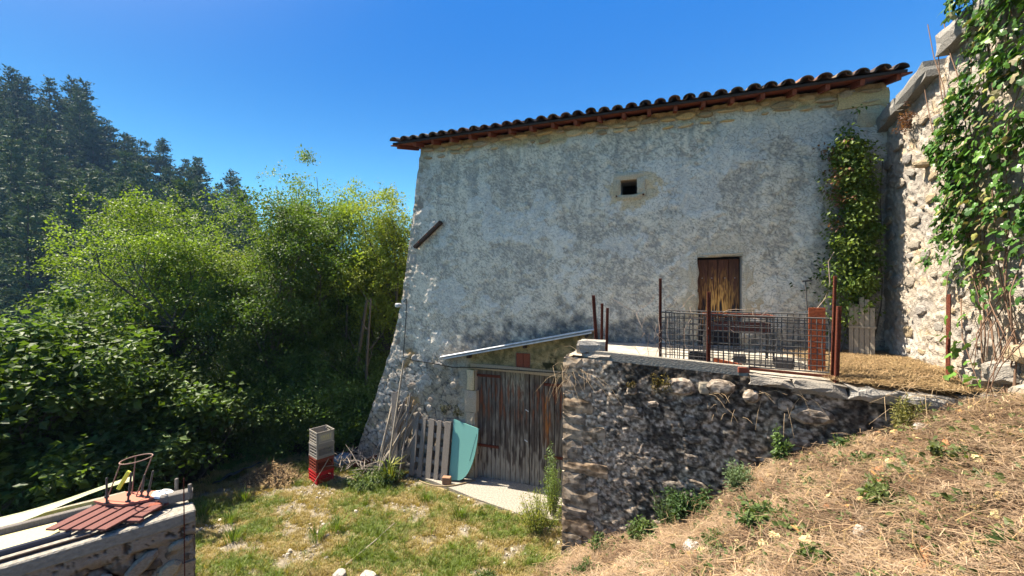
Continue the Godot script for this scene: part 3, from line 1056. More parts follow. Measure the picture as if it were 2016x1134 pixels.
func make_terrace() -> void:
	var ter := thing("terrace_wall", "dark lichened rubble retaining wall of the terrace beneath the rusty fence", "wall", terrace_frame)
	var f := func(t: float, v0: float) -> Array:
		var v := minf(v0, terrace_top(t) - 0.015)
		var n1 := noise_b.get_noise_2d(t * 22.0, v * 22.0)
		var n2 := noise_b.get_noise_2d(t * 85.0 + 70.0, v * 85.0)
		var n3 := noise_c.get_noise_2d(t * 40.0, v * 40.0)
		var n4 := noise_b.get_noise_2d(t * 210.0, v * 210.0)
		var e := cell.get_noise_2d(t * 3.4, v * 4.6)
		var id := cell_value.get_noise_2d(t * 3.4, v * 4.6)
		var z := 0.012 * smoothstep(-1.0, -0.7, e) + 0.013 * n2 + 0.006 * n3 + 0.010 * n4 - 0.03 - 0.02 * (1.0 - v / 3.0)
		var pier := smoothstep(0.55, -0.1, t + 0.35 * n1 + 0.2 * n2)
		var stone := Color(0.50, 0.41, 0.325).lerp(Color(0.64, 0.52, 0.39), 0.5 + 0.5 * id)
		var soot := smoothstep(-0.12, 0.14, n2 * 0.8 + n1 * 0.5 + 0.06 - 0.45 * pier + 0.1 * smoothstep(0.3, 1.2, t))
		var c := stone.lerp(Color(0.06, 0.053, 0.046), soot * 0.88)
		c = c.lerp(Color(0.40, 0.36, 0.30), smoothstep(0.30, 0.42, n2 + 0.25 * n4 + 0.1 * n1) * 0.8)
		c = c.lerp(Color(0.05, 0.042, 0.035), 0.45 * smoothstep(-0.9, -0.985, e))
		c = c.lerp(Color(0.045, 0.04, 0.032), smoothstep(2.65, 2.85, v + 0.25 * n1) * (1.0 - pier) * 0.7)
		c = c * (1.0 + 0.6 * n4)
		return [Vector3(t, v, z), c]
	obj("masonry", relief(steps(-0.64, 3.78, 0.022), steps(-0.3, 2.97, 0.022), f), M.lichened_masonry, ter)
	var g := func(b: float, v: float) -> Array:   # the narrow side towards the yard
		var n2 := noise_b.get_noise_2d(b * 80.0 + 500.0, v * 80.0)
		var e := cell.get_noise_2d(b * 3.4 + 90.0, v * 4.0)
		return [Vector3(-0.62 - 0.03 * smoothstep(-1.0, -0.7, e) - 0.015 * n2 - 0.02 * (1.0 - v / 3.0), v, b), Color(0.40, 0.36, 0.30) * (1.0 + 0.5 * n2)]
	obj("masonry", relief(steps(-1.85, -0.05, 0.04), steps(-0.3, 2.95, 0.04), g), M.masonry, ter)
	# corner blocks of the pier
	var r := random(52)
	var tones := stone_tones("pier stone", [Color(0.47, 0.37, 0.265), Color(0.40, 0.325, 0.245), Color(0.52, 0.38, 0.25), Color(0.37, 0.30, 0.23)])
	for m: StandardMaterial3D in tones:
		m.albedo_texture = tex.lichen
		m.uv1_scale = Vector3(0.22, 0.22, 0.22)
	var ys := [-0.1, 0.22, 0.40, 0.66, 0.80, 1.06, 1.28, 1.47, 1.75, 1.98, 2.13, 2.40, 2.72]
	for k in ys.size() - 1:
		var h: float = ys[k + 1] - ys[k]
		var w := r.randf_range(0.42, 0.7) if k % 2 == 0 else r.randf_range(0.26, 0.44)
		var lean: float = 0.02 * (1.0 - ys[k] / 3.0)
		obj("corner_block", block_mesh(r, Vector3(w, h - 0.008, 0.34), 0.011), tones[k % 4], ter, Transform3D(Basis(Vector3(0, 0, 1), r.randf_range(-0.012, 0.012)), Vector3(-0.665 - lean + w / 2, ys[k] + h / 2, -0.176)))
	obj("corner_block", block_mesh(r, Vector3(0.27, 0.21, 0.34), 0.015), tones[0], ter, Transform3D(Basis(), Vector3(-0.53, 2.825, -0.165)))
	# single stones showing in the face
	var pale := stone_tones("face stone", [Color(0.46, 0.39, 0.29), Color(0.42, 0.35, 0.28), Color(0.34, 0.29, 0.24), Color(0.28, 0.24, 0.2)])
	for k in 4:
		pale[k].albedo_texture = tex.lichen if k else tex.coarse
		pale[k].uv1_scale = Vector3(0.42, 0.42, 0.42)
	for k in 46:
		var t := r.randf_range(0.25, 3.6)
		var lo := maxf(0.15, 2.25 - (3.4 - t) * 1.05)
		var v := r.randf_range(lo, terrace_top(t) - 0.22)
		if v > terrace_top(t) - 0.18:
			continue
		var big := r.randf()
		obj("stone", stone_mesh(r, r.randf_range(0.09, 0.3), r.randf_range(0.07, 0.2), 0.014, 8, 0.6), pale[0] if big < 0.12 else pale[1 + r.randi() % 3], ter, Transform3D(Basis(Vector3(0, 0, 1), r.randf_range(-0.2, 0.2)), Vector3(t, v, -0.014)))
	for q in [[1.36, 2.70, 0.34, 0.20], [0.92, 2.66, 0.36, 0.22], [2.30, 2.46, 0.42, 0.2], [0.30, 2.55, 0.14, 0.13], [1.7, 2.62, 0.2, 0.16]]:
		obj("stone", stone_mesh(r, q[2], q[3], 0.05, 10, 0.4), pale[1], ter, Transform3D(Basis(), Vector3(q[0], q[1], -0.01)))
	# flat coping stones along the farther half
	var cop := stone_tones("coping stone", [Color(0.36, 0.32, 0.27), Color(0.31, 0.28, 0.24), Color(0.40, 0.37, 0.33)])
	var t0 := 1.66
	for w in [0.46, 0.5, 0.42, 0.52, 0.34]:
		var h := r.randf_range(0.10, 0.15)
		obj("coping_stone", block_mesh(r, Vector3(w - 0.015, h, 0.42), 0.026), cop[r.randi() % 3], ter, Transform3D(Basis(Vector3(0, 0, 1), -0.04 + r.randf_range(-0.02, 0.02)), Vector3(t0 + w / 2, terrace_top(t0 + w / 2) - h / 2 + 0.008, -0.15 + r.randf_range(-0.02, 0.015))))
		t0 += w
	# thin concrete edge along the nearer half
	var s := Shape.new()
	s.bar(Vector3(-0.30, terrace_top(-0.3) - 0.02, -0.1), Vector3(1.68, terrace_top(1.68) - 0.02, -0.1), 0.24, 0.06, 0.008, Vector3(0, 1, 0))
	obj("concrete_edge", s.mesh(), M.concrete, ter)
	# the slab between that edge and the barn
	var inv := terrace_frame.affine_inverse()
	var slab := func(a: float, b: float) -> Array:
		var front := Vector3(lerpf(-0.6, 3.72, a), 0, -0.08)
		var back := inv * (barn_frame * Vector3(lerpf(-2.1, 2.22, a), 0, -0.05))
		var p := front.lerp(back, b)
		var n := noise_b.get_noise_2d(p.x * 30.0, p.z * 30.0)
		var n4 := noise_b.get_noise_2d(p.x * 160.0, p.z * 160.0)
		var hay := smoothstep(2.35, 2.75, p.x + 0.5 * n)
		p.y = lerpf(terrace_top(p.x) + 0.004, 2.945, b) + 0.05 * hay * smoothstep(0.1, 0.5, b) + 0.012 * n4 * hay + 0.004 * n
		var c := Color(0.38, 0.345, 0.29) * (1.0 + 0.5 * n4 + 0.3 * n)
		c = c.lerp(Color(0.24, 0.155, 0.075) * (1.0 + 0.8 * n4), hay)
		c = c.lerp(Color(0.10, 0.09, 0.08), smoothstep(0.93, 1.0, b))
		return [p, c]
	obj("slab", relief(steps(0, 1, 0.012), steps(0, 1, 0.025), slab), M.masonry, ter)
	moss_cushion(ter, Vector3(0.72, 2.66, 0.0), 0.15, 3, Color(0.13, 0.10, 0.025))
	moss_cushion(ter, Vector3(0.62, 2.70, 0.0), 0.11, 8, Color(0.12, 0.09, 0.02))
	moss_cushion(ter, Vector3(0.30, 2.62, 0.0), 0.07, 5, Color(0.12, 0.09, 0.025))
	# loose stones piled on the corner
	var loose := [["grey boulder topping the little stone pile on the terrace corner", Vector3(-0.27, 3.085, -0.2), Vector3(0.36, 0.17, 0.26)], ["flat stone slab under the boulder on the terrace corner", Vector3(-0.20, 2.965, -0.2), Vector3(0.4, 0.055, 0.3)], ["small brown stone leaning behind the boulder on the terrace corner", Vector3(-0.45, 3.04, -0.33), Vector3(0.16, 0.2, 0.18)]]
	for q in loose:
		var o := obj("loose_stone", block_mesh(r, q[2], 0.016), cop[r.randi() % 3], null, terrace_frame * Transform3D(Basis(Vector3.UP, r.randf_range(-0.2, 0.2)), q[1]))
		tag(o, q[0], "stone", "loose stones on the terrace corner")


# --- high sunlit wall on the right ---
func wall_top(s: float) -> float:
	return 6.27 + 0.21 * s if s < 1.3 else 6.66 + 0.02 * (s - 1.3)


func make_boundary_wall() -> void:
	var w := thing("boundary_wall", "tall sunlit pale rubble wall with coping, creeper hanging down its face", "wall", barn_frame)
	var f := func(s: float, v0: float) -> Array:
		var v := minf(v0, wall_top(s))
		var n1 := noise_b.get_noise_2d(s * 20.0 + 40.0, v * 20.0)
		var n2 := noise_b.get_noise_2d(s * 75.0 + 70.0, v * 75.0)
		var n3 := noise_c.get_noise_2d(s * 36.0, v * 36.0)
		var n4 := noise_b.get_noise_2d(s * 190.0, v * 190.0)
		var fx := s * 4.6 + 1.6 * n2 + 0.6 * n4
		var fy := v * 6.4 + 1.6 * n1 + 0.8 * n2
		var e := cell.get_noise_2d(fx, fy)
		var id := cell_value.get_noise_2d(fx, fy)
		var bare := smoothstep(-0.1, 0.2, n1 + 0.1)
		var z := 0.007 * bare * smoothstep(-1.0, -0.7, e) + 0.014 * n2 + 0.012 * n3 + 0.018 * n4 - 0.02 - 0.03 * (v - 3.0) / 4.0
		var c := Color(0.33, 0.285, 0.235).lerp(Color(0.40, 0.34, 0.27), 0.5 + 0.5 * id)
		c = c.lerp(Color(0.42, 0.32, 0.20), bare * smoothstep(0.45, 0.75, id) * 0.8)
		c = c.lerp(Color(0.27, 0.26, 0.25), smoothstep(0.0, 0.3, -n1) * 0.5)
		c = c.lerp(Color(0.46, 0.42, 0.36), smoothstep(0.15, 0.35, n2) * 0.5)
		c = c.lerp(Color(0.2, 0.165, 0.135), smoothstep(0.5, 0.75, n3 + 0.4 * n4) * 0.5)
		c = c.lerp(Color(0.52, 0.49, 0.44), smoothstep(3.35, 3.1, v + 0.25 * n1) * smoothstep(1.4, 0.8, s) * 0.6)
		return [Vector3(2.2 - z, v, s), c * (1.0 + 0.45 * n4)]
	obj("masonry", relief(steps(-0.02, 5.2, 0.022), steps(1.9, 6.75, 0.022), f), M.masonry, w)
	var s := Shape.new()
	s.col = Color(0.42, 0.375, 0.32)
	s.span(Vector3(2.28, 1.9, -0.02), Vector3(2.7, 6.3, 1.2))
	s.span(Vector3(2.28, 1.9, 1.2), Vector3(2.7, 6.62, 5.2))
	obj("core", s.mesh(), M.masonry, w)
	var r := random(64)
	var face := Basis(Vector3.UP, -PI / 2)   # a stone's +z towards -x
	var cop := stone_tones("wall coping", [Color(0.29, 0.275, 0.25), Color(0.25, 0.24, 0.22), Color(0.33, 0.31, 0.28)])
	for q in [[-0.05, 0.52, 0.20], [0.53, 1.22, 0.21], [1.40, 1.93, 0.24], [1.95, 2.5, 0.24], [2.52, 3.2, 0.23], [3.22, 4.0, 0.24], [4.02, 5.2, 0.24]]:
		var a: float = q[0]
		var b: float = q[1]
		var mid := (a + b) / 2.0
		var rise := atan2(wall_top(minf(b, 1.29) if a < 1.3 else b) - wall_top(a), b - a)
		obj("coping_stone", block_mesh(r, Vector3(b - a, q[2], 0.66), 0.022), cop[r.randi() % 3], w, Transform3D(face * Basis(Vector3(0, 0, 1), rise), Vector3(2.42, wall_top(mid) + q[2] / 2 - 0.01, mid)))
	var tones := stone_tones("wall stone", [Color(0.37, 0.32, 0.26), Color(0.43, 0.34, 0.22), Color(0.34, 0.31, 0.27), Color(0.41, 0.36, 0.29), Color(0.33, 0.30, 0.27), Color(0.38, 0.31, 0.23)])
	var put: Array[Vector3] = []
	for k in 900:
		if put.size() >= 95:
			break
		var big := r.randf_range(0.08, 0.26)
		var sp := r.randf_range(0.05, 2.75)
		var v := r.randf_range(2.85, wall_top(sp) - 0.1)
		var ok := true
		for p in put:
			if Vector2(p.x - sp, (p.y - v) * 1.3).length() < (p.z + big) * 0.55:
				ok = false
				break
		if not ok:
			continue
		put.append(Vector3(sp, v, big))
		obj("stone", stone_mesh(r, big * r.randf_range(0.9, 1.3), big * r.randf_range(0.5, 0.8), r.randf_range(0.010, 0.022), 7, 0.55), tones[r.randi() % 6], w, Transform3D(face * Basis(Vector3(0, 0, 1), r.randf_range(-0.3, 0.3)), Vector3(2.212, v, sp)))
	obj("stone", stone_mesh(r, 0.13, 0.10, 0.10, 10), tones[1], w, Transform3D(face, Vector3(2.19, 5.50, 1.0)))
	# larger stones at the foot, where the wall is broken
	for q in [[1.9, 2.98, 0.34], [2.25, 3.1, 0.4], [2.6, 2.95, 0.4], [2.5, 3.32, 0.3], [2.1, 2.75, 0.4], [2.45, 2.62, 0.42], [1.62, 2.86, 0.3]]:
		obj("stone", stone_mesh(r, q[2], q[2] * 0.62, 0.09, 10, 0.3), tones[r.randi() % 4], w, Transform3D(face, Vector3(2.19, q[1], q[0])))


# --- low wall with a concrete top, left in front ---
func make_low_wall() -> void:
	var w := thing("low_wall", "low rubble wall with concrete top holding red slats and yellowish sheets", "wall", low_frame)
	var f := func(x: float, v: float) -> Array:
		var n1 := noise_b.get_noise_2d(x * 26.0 + 10.0, v * 26.0)
		var n2 := noise_b.get_noise_2d(x * 100.0 + 70.0, v * 100.0)
		var n4 := noise_b.get_noise_2d(x * 260.0, v * 260.0)
		var e := cell.get_noise_2d(x * 5.0, v * 7.0)
		var z := 0.03 * smoothstep(-1.0, -0.7, e) + 0.02 * n2 + 0.016 * n4 - 0.05
		var c := Color(0.20, 0.155, 0.115).lerp(Color(0.32, 0.25, 0.175), 0.5 + 0.5 * cell_value.get_noise_2d(x * 5.0, v * 7.0))
		c = c.lerp(Color(0.05, 0.038, 0.03), smoothstep(-0.85, -0.98, e) + smoothstep(0.05, 0.3, n2) * 0.7)
		var band := smoothstep(1.42, 1.5, v + 0.1 * n1)
		z = lerpf(z, 0.0 - 0.02 * smoothstep(0.2, 0.4, n4 + 0.5 * n2), band)
		c = c.lerp(Color(0.30, 0.245, 0.19) * (1.0 - 0.75 * smoothstep(0.15, 0.3, n4 + 0.5 * n2)), band)
		return [Vector3(x, v, z), c * (1.0 + 0.4 * n4)]
	obj("masonry", relief(steps(-2.8, 0.0, 0.016), steps(-0.2, 1.70, 0.016), f), M.masonry, w)
	var s := Shape.new()
	s.col = Color(0.20, 0.16, 0.12)
	s.span(Vector3(-2.8, -0.2, -1.05), Vector3(-0.5, 1.60, -0.06))
	s.span(Vector3(-0.5, -0.2, -0.45), Vector3(-0.02, 1.60, -0.06))
	obj("core", s.mesh(), M.masonry, w)
	s = Shape.new()
	s.span(Vector3(-2.8, 1.60, -0.21), Vector3(0.0, 1.72, 0.012), 0.012)
	obj("concrete_top", s.mesh(), M.concrete, w)
	s = Shape.new()
	s.span(Vector3(-2.8, 1.60, -1.05), Vector3(-0.5, 1.70, -0.215), 0.01)
	s.span(Vector3(-0.499, 1.60, -0.45), Vector3(-0.03, 1.70, -0.215), 0.01)
	obj("concrete_bed", s.mesh(), M.concrete, w)
	var r := random(85)
	var tones := stone_tones("cream stone", [Color(0.50, 0.40, 0.26), Color(0.54, 0.46, 0.34), Color(0.42, 0.34, 0.24), Color(0.34, 0.28, 0.21)])
	for q in [[-0.42, 1.33, 0.36, 0.13, 0.7], [-0.66, 1.31, 0.14, 0.16, 1.2], [-0.86, 1.2, 0.34, 0.16, 0.35], [-0.72, 1.12, 0.24, 0.13, 0.8], [-0.45, 1.05, 0.26, 0.14, 0.6], [-0.2, 1.2, 0.2, 0.15, 0.5], [-1.15, 1.14, 0.24, 0.14, 0.2], [-0.95, 0.98, 0.24, 0.16, 0.6], [-0.3, 0.82, 0.3, 0.2, 0.4], [-0.62, 0.85, 0.2, 0.16, 0.2], [-1.45, 1.1, 0.3, 0.16, 0.1], [-0.12, 0.95, 0.18, 0.2, 0.2], [-0.12, 1.42, 0.2, 0.1, 0.1], [-0.1, 0.55, 0.22, 0.2, 0.0], [-0.4, 0.5, 0.26, 0.2, 0.2], [-1.25, 1.35, 0.16, 0.1, 0.3]]:
		obj("stone", stone_mesh(r, q[2], q[3], 0.035, 9, 0.1), tones[r.randi() % 4], w, Transform3D(Basis(Vector3(0, 0, 1), q[4]), Vector3(q[0], q[1], -0.012)))
	for k in 6:
		obj("stone", block_mesh(r, Vector3(0.5 * r.randf_range(0.6, 1.0), 0.24, 0.3), 0.018), tones[2 + (k % 2)], w, Transform3D(Basis(Vector3.UP, PI / 2), Vector3(-0.14, 0.1 + k * 0.25, -0.2)))
	low_wall_things()


func low_wall_things() -> void:
	var x0 := low_frame
	var s := Shape.new()
	# yellowish translucent sheets and timbers of the bed behind
	s.slab(x0 * Transform3D(Basis(Vector3.RIGHT, -PI / 2), Vector3.ZERO), PackedVector2Array([Vector2(-2.7, 0.26), Vector2(-0.92, 0.26), Vector2(-0.98, 0.62), Vector2(-2.7, 0.72)]), 1.706, 1.722)
	tag(obj("yellow_sheet", s.mesh(), mat("yellow_board", lin(0.50, 0.44, 0.22), 0.6, "grain")), "pale yellow flat sheet lying behind the dark metal profile", "sheet")
	s = Shape.new()
	for k in 20:
		var p := func(a: float, b: float) -> Vector3: return x0 * Vector3(-2.7 + a * 2.25, 1.715 + 0.12 * smoothstep(0.6, 1.0, a) + 0.02 * b + 0.02 * sin(a * 9.0 + b * 3.0), -0.84 - 0.16 * b - 0.05 * a)
		for j in 5:
			var a := k / 20.0
			var b := j / 5.0
			s.quad(p.call(a, b), p.call(a + 0.05, b), p.call(a + 0.05, b + 0.2), p.call(a, b + 0.2))
	tag(obj("translucent_sheet", s.mesh(), M.clear_sheet), "greenish translucent plastic sheet curling up behind the yellow sheet", "plastic sheet")
	s = Shape.new()
	s.bar(x0 * Vector3(-2.7, 1.735, -0.78), x0 * Vector3(-0.75, 1.735, -0.70), 0.06, 0.06, 0.006)
	tag(obj("timber_batten", s.mesh(), M.grey_wood), "long grey timber batten between yellow and translucent sheets", "batten")
	s = Shape.new()
	s.bar(x0 * Vector3(-2.7, 1.735, -0.22), x0 * Vector3(-0.86, 1.735, -0.235), 0.05, 0.03, 0.004)
	s.bar(x0 * Vector3(-2.7, 1.755, -0.22), x0 * Vector3(-0.86, 1.755, -0.235), 0.018, 0.014)
	tag(obj("metal_profile", s.mesh(), mat("blue_grey_metal", lin(0.05, 0.055, 0.075), 0.4)), "dark blue-grey metal profile lying along the concrete top", "metal bar")
	s = Shape.new()
	s.bar(x0 * Vector3(-2.7, 1.735, -0.10), x0 * Vector3(-0.45, 1.735, -0.07), 0.025, 0.02, 0.003)
	tag(obj("wooden_strip", s.mesh(), M.dark_wood), "thin brown wooden strip along the wall's front edge", "wooden strip")
	# red-brown slatted panel, its cross battens and the plate on it
	var panel := thing("slatted_panel", "red-brown wooden slatted panel lying across the low wall", "slatted panel", Transform3D(Basis(), Vector3(-4.12, 1.78, -3.66)))
	for k in 6:
		s = Shape.new()
		var sx := k * 0.115
		s.box(Transform3D(Basis(Vector3.UP, -0.09), Vector3(sx + 0.04, 0.0, -0.26)), Vector3(0.088, 0.018, 0.62 if k < 5 else 0.2), 0.003)
		obj("slat", s.mesh(), M.dull_red_wood, panel)
	for z in [-0.14, -0.44]:
		s = Shape.new()
		s.span(Vector3(0.0, -0.035, z - 0.025), Vector3(0.66, -0.0095, z + 0.025), 0.003)
		obj("batten", s.mesh(), M.dull_red_wood, panel)
	s = Shape.new()
	s.slab(Transform3D(Basis(Vector3.RIGHT, -PI / 2), Vector3(-4.16, 1.795, -4.02)), PackedVector2Array([Vector2(0.0, 0.02), Vector2(0.12, -0.02), Vector2(0.36, -0.05), Vector2(0.52, 0.04), Vector2(0.58, 0.16), Vector2(0.5, 0.22), Vector2(0.16, 0.2)]), 0.0, 0.022)
	tag(obj("wooden_plate", s.mesh(), mat("orange_wood", lin(0.42, 0.15, 0.10), 0.8, "grain", Vector3(4, 4, 4))), "orange-red wooden plate on top of the slatted panel", "board")
	# wire plant support: a hoop on three legs
	var cage := thing("plant_support", "rusty wire plant support with round hoop standing on the wooden plate", "plant support", Transform3D(Basis(), Vector3(-3.93, 1.82, -4.1)))
	s = Shape.new()
	var hoop := []
	for k in 25:
		hoop.append(Vector3(0.14 + 0.125 * cos(TAU * k / 24.0), 0.385 + 0.01 * cos(TAU * k / 24.0), 0.125 * sin(TAU * k / 24.0)))
	s.tube(hoop, [0.005], 6, false)
	obj("hoop", s.mesh(), mat("wire_rust", lin(0.22, 0.14, 0.11), 0.7), cage)
	for q in [[4, Vector3(-0.13, 0, 0.05)], [11, Vector3(-0.1, 0, 0.06)], [15, Vector3(0.02, 0, -0.08)], [22, Vector3(0.12, 0, -0.02)]]:
		if q[0] == 4:
			continue
		s = Shape.new()
		s.tube([hoop[q[0]], q[1], q[1] + Vector3(0.03, 0.004, 0.01)], [0.0055], 5)
		obj("leg", s.mesh(), M.wire_rust, cage)
	# upright bolts on the plate
	for q in [["tall dark upright bolt beside the hoop's near leg", Vector3(-3.98, 1.815, -3.99), 0.25, 0.0], ["threaded bolt with nut in the middle of the plate", Vector3(-3.80, 1.815, -4.02), 0.29, 0.12], ["shorter bolt leaning behind the middle bolt", Vector3(-3.76, 1.815, -4.12), 0.22, 0.15], ["leaning bolt at the far end of the plate", Vector3(-3.68, 1.815, -4.1), 0.27, 0.22]]:
		s = Shape.new()
		var a: Vector3 = q[1]
		var b := a + Vector3(q[3] * q[2], q[2], 0)
		s.tube([a, b], [0.009], 6)
		s.tube([a.lerp(b, 0.22), a.lerp(b, 0.3)], [0.018], 6)
		s.tube([a, a.lerp(b, 0.04)], [0.022], 6)
		tag(obj("bolt", s.mesh(), M.wire), q[0], "bolt", "bolts standing on the plate")
	# odds and ends at the wall's end
	s = Shape.new()
	s.box(Transform3D(Basis(Vector3(0, 0, 1), -0.55), Vector3(-4.06, 1.92, -4.25)), Vector3(0.035, 0.22, 0.02), 0.003)
	tag(obj("yellow_stick", s.mesh(), mat("lime", lin(0.55, 0.6, 0.08), 0.6)), "bright yellow-green flat stick leaning behind the hoop", "stick")
	s = Shape.new()
	s.box(Transform3D(Basis(Vector3.UP, 0.5), Vector3(-3.54, 1.76, -4.03)), Vector3(0.1, 0.06, 0.07), 0.006)
	tag(obj("clay_brick", s.mesh(), mat("brick_red", lin(0.27, 0.08, 0.05), 0.9, "coarse", Vector3(4, 4, 4))), "small dark red brick beside the slats on the wall's end", "brick")
	s = Shape.new()
	s.box(Transform3D(Basis(Vector3.UP, 0.6), Vector3(-3.44, 1.79, -4.17)), Vector3(0.26, 0.09, 0.10), 0.008)
	tag(obj("grey_block", s.mesh(), M.grey_wood), "grey weathered wooden block on the low wall's end", "block")
	for q in [["short grey peg standing behind the wooden block", Vector3(-3.33, 1.76, -4.2)], ["thin grey peg standing behind the white bag", Vector3(-3.55, 1.77, -4.3)]]:
		s = Shape.new()
		s.box(Transform3D(Basis(), q[1] + Vector3(0, 0.07, 0)), Vector3(0.028, 0.15, 0.028), 0.004)
		tag(obj("wooden_peg", s.mesh(), M.grey_wood), q[0], "peg")
	var r := random(3)
	s = Shape.new()
	for k in 10:
		for j in 5:
			var p := func(a: int, b: int) -> Vector3:
				var an := TAU * a / 10.0
				var el := PI / 2 * b / 5.0
				return Vector3(-3.58, 1.80, -4.17) + Vector3(cos(an) * cos(el) * 0.12, sin(el) * 0.055 + 0.006 * sin(a * 2.3 + b), sin(an) * cos(el) * 0.07)
			s.quad(p.call(k + 1, j), p.call(k, j), p.call(k, j + 1), p.call(k + 1, j + 1))
	tag(obj("white_bag", s.mesh(), mat("white_plastic", lin(0.75, 0.74, 0.72), 0.6)), "crumpled white plastic bag on the block at the wall's end", "bag")
	s = Shape.new()
	s.tube([Vector3(-3.18, 0.0, -3.96), Vector3(-3.215, 2.07, -3.98)], [0.005], 5)
	tag(obj("thin_rod", s.mesh(), M.rust), "thin rusty rod standing upright before the low wall's end", "rod")


# --- leaves ---
func add_leaf(s: Shape, at: Vector3, dir: Vector3, up: Vector3, length: float, width: float, fold := 0.25) -> void:
	var side := dir.cross(up).normalized()
	var nn := side.cross(dir).normalized()
	var tip := at + dir * length
	var mid := at + dir * length * 0.45
	var l := mid - side * width * 0.5 + nn * width * fold
	var r := mid + side * width * 0.5 + nn * width * fold
	s.tri(at, r, tip)
	s.tri(at, tip, l)


# a twig of leaves about "reach" across
func twig_mesh(sd: int, leaves: int, reach: float, length: float, width: float) -> ArrayMesh:
	var r := random(sd)
	var s := Shape.new()
	for k in leaves:
		var d := Vector3(r.randfn(), r.randfn() * 0.7, r.randfn()).normalized()
		var at := d * reach * sqrt(r.randf()) * 0.8
		var dir := (d + Vector3(r.randfn(), r.randfn() - 0.7, r.randfn()) * 0.6).normalized()
		var up := (Vector3.UP + Vector3(r.randfn(), r.randfn(), r.randfn()) * 0.55).normalized()
		var q := r.randf_range(0.7, 1.2)
		var tone := r.randf_range(0.7, 1.25)
		s.col = Color(tone, tone, tone * 0.9)
		add_leaf(s, at, dir, up, length * q, width * q, r.randf_range(0.05, 0.3))
	return s.mesh()


# A broadleaf tree: stems, limbs to every clump, and a crown of twigs gathered in clumps with gaps between.
func broadleaf(called: String, label: String, group: String, at: Vector3, h: float, rad: Vector3, low: float, clumps: int, per: int, size: float, stems: int, twig: ArrayMesh, tint: Color, tint2: Color, sd: int, wood: Material = null) -> Node3D:
	var r := random(sd)
	var tree := thing(called, label, "bush" if h < 4.0 else "tree", Transform3D(Basis(), at), group)
	var centre := Vector3(0, lerpf(low, h, 0.5), 0)
	var half := Vector3(rad.x, (h - low) / 2.0, rad.z)
	var places := []
	var tints := []
	var trunk := Shape.new()
	var limbs := Shape.new()
	var base := []
	for k in stems:
		var lean := Vector3(r.randfn(), 0, r.randfn()) * 0.22 * rad.x
		var top := Vector3(lean.x * 1.6, lerpf(low, h, 0.45), lean.z * 1.6)
		var foot := Vector3(r.randfn() * 0.12 * stems * 0.4, -0.3, r.randfn() * 0.1 * stems * 0.4)
		var w := 0.035 * h / sqrt(float(stems)) * 0.55
		var mid := foot.lerp(top, 0.5) + Vector3(r.randfn(), 0, r.randfn()) * 0.08
		trunk.tube([foot, foot.lerp(mid, 0.5) + Vector3(r.randfn(), 0, r.randfn()) * 0.04, mid, top], [w * 1.15, w, w * 0.8, w * 0.45], 7)
		base.append([foot, mid, top, w])
	for k in clumps:
		# clumps mostly near the outside of an uneven outline
		var d := Vector3(r.randfn(), r.randfn(), r.randfn()).normalized()
		var wob := 0.84 + 0.55 * noise_b.get_noise_3d(d.x * 18.0 + sd * 7.0, d.y * 18.0, d.z * 18.0)
		var rr := pow(r.randf(), 0.45) * wob
		var c := centre + Vector3(d.x * half.x, d.y * half.y, d.z * half.z) * rr
		c.y = maxf(c.y, low * 0.7 + 0.15)
		var b: Array = base[r.randi() % stems]
		var from: Vector3 = (b[1] as Vector3).lerp(b[2], r.randf()) if c.y > b[1].y else (b[0] as Vector3).lerp(b[1], clampf(c.y / maxf(0.1, b[1].y), 0.2, 0.9))
		var lw: float = b[3] * 0.42
		var bend := from.lerp(c, 0.55) + Vector3(r.randfn(), r.randfn() * 0.5 + 0.4, r.randfn()) * 0.12 * from.distance_to(c)
		limbs.tube([from, bend, c], [lw, lw * 0.55, lw * 0.18], 4, false)
		var csize := size * r.randf_range(0.6, 1.3)
		var shoot := false
		if r.randf() < 0.22:                      # shoots that stick out of the outline
			c += Vector3(d.x, absf(d.y) + 0.4, d.z) * r.randf_range(0.25, 0.6) * minf(half.x * 0.5, 0.9)
			csize *= 0.5
			shoot = true
		var tone := r.randf_range(0.75, 1.25)
		var mixed := tint.lerp(tint2, clampf(r.randf() * 0.9 + 0.15 * d.y, 0, 1))
		for q in (per if not shoot else int(per * 0.4)):
			var o := Vector3(r.randfn(), r.randfn() * 0.6, r.randfn()) * csize * 0.5
			var sc := r.randf_range(0.75, 1.25)
			places.append(Transform3D(Basis.from_euler(Vector3(r.randf_range(-0.5, 0.5), r.randf() * TAU, r.randf_range(-0.5, 0.5))).scaled(Vector3(sc, sc, sc)), c + o))
			var j := tone * r.randf_range(0.85, 1.15)
			tints.append(Color(mixed.r * j, mixed.g * j, mixed.b * j))
	var bark: Material = wood if wood else M.bark
	obj("trunk", trunk.mesh(), bark, tree)
	kind(obj("limbs", limbs.mesh(), bark, tree), "stuff")
	many("crown", twig, M.leaf, places, tints, tree)
	return tree


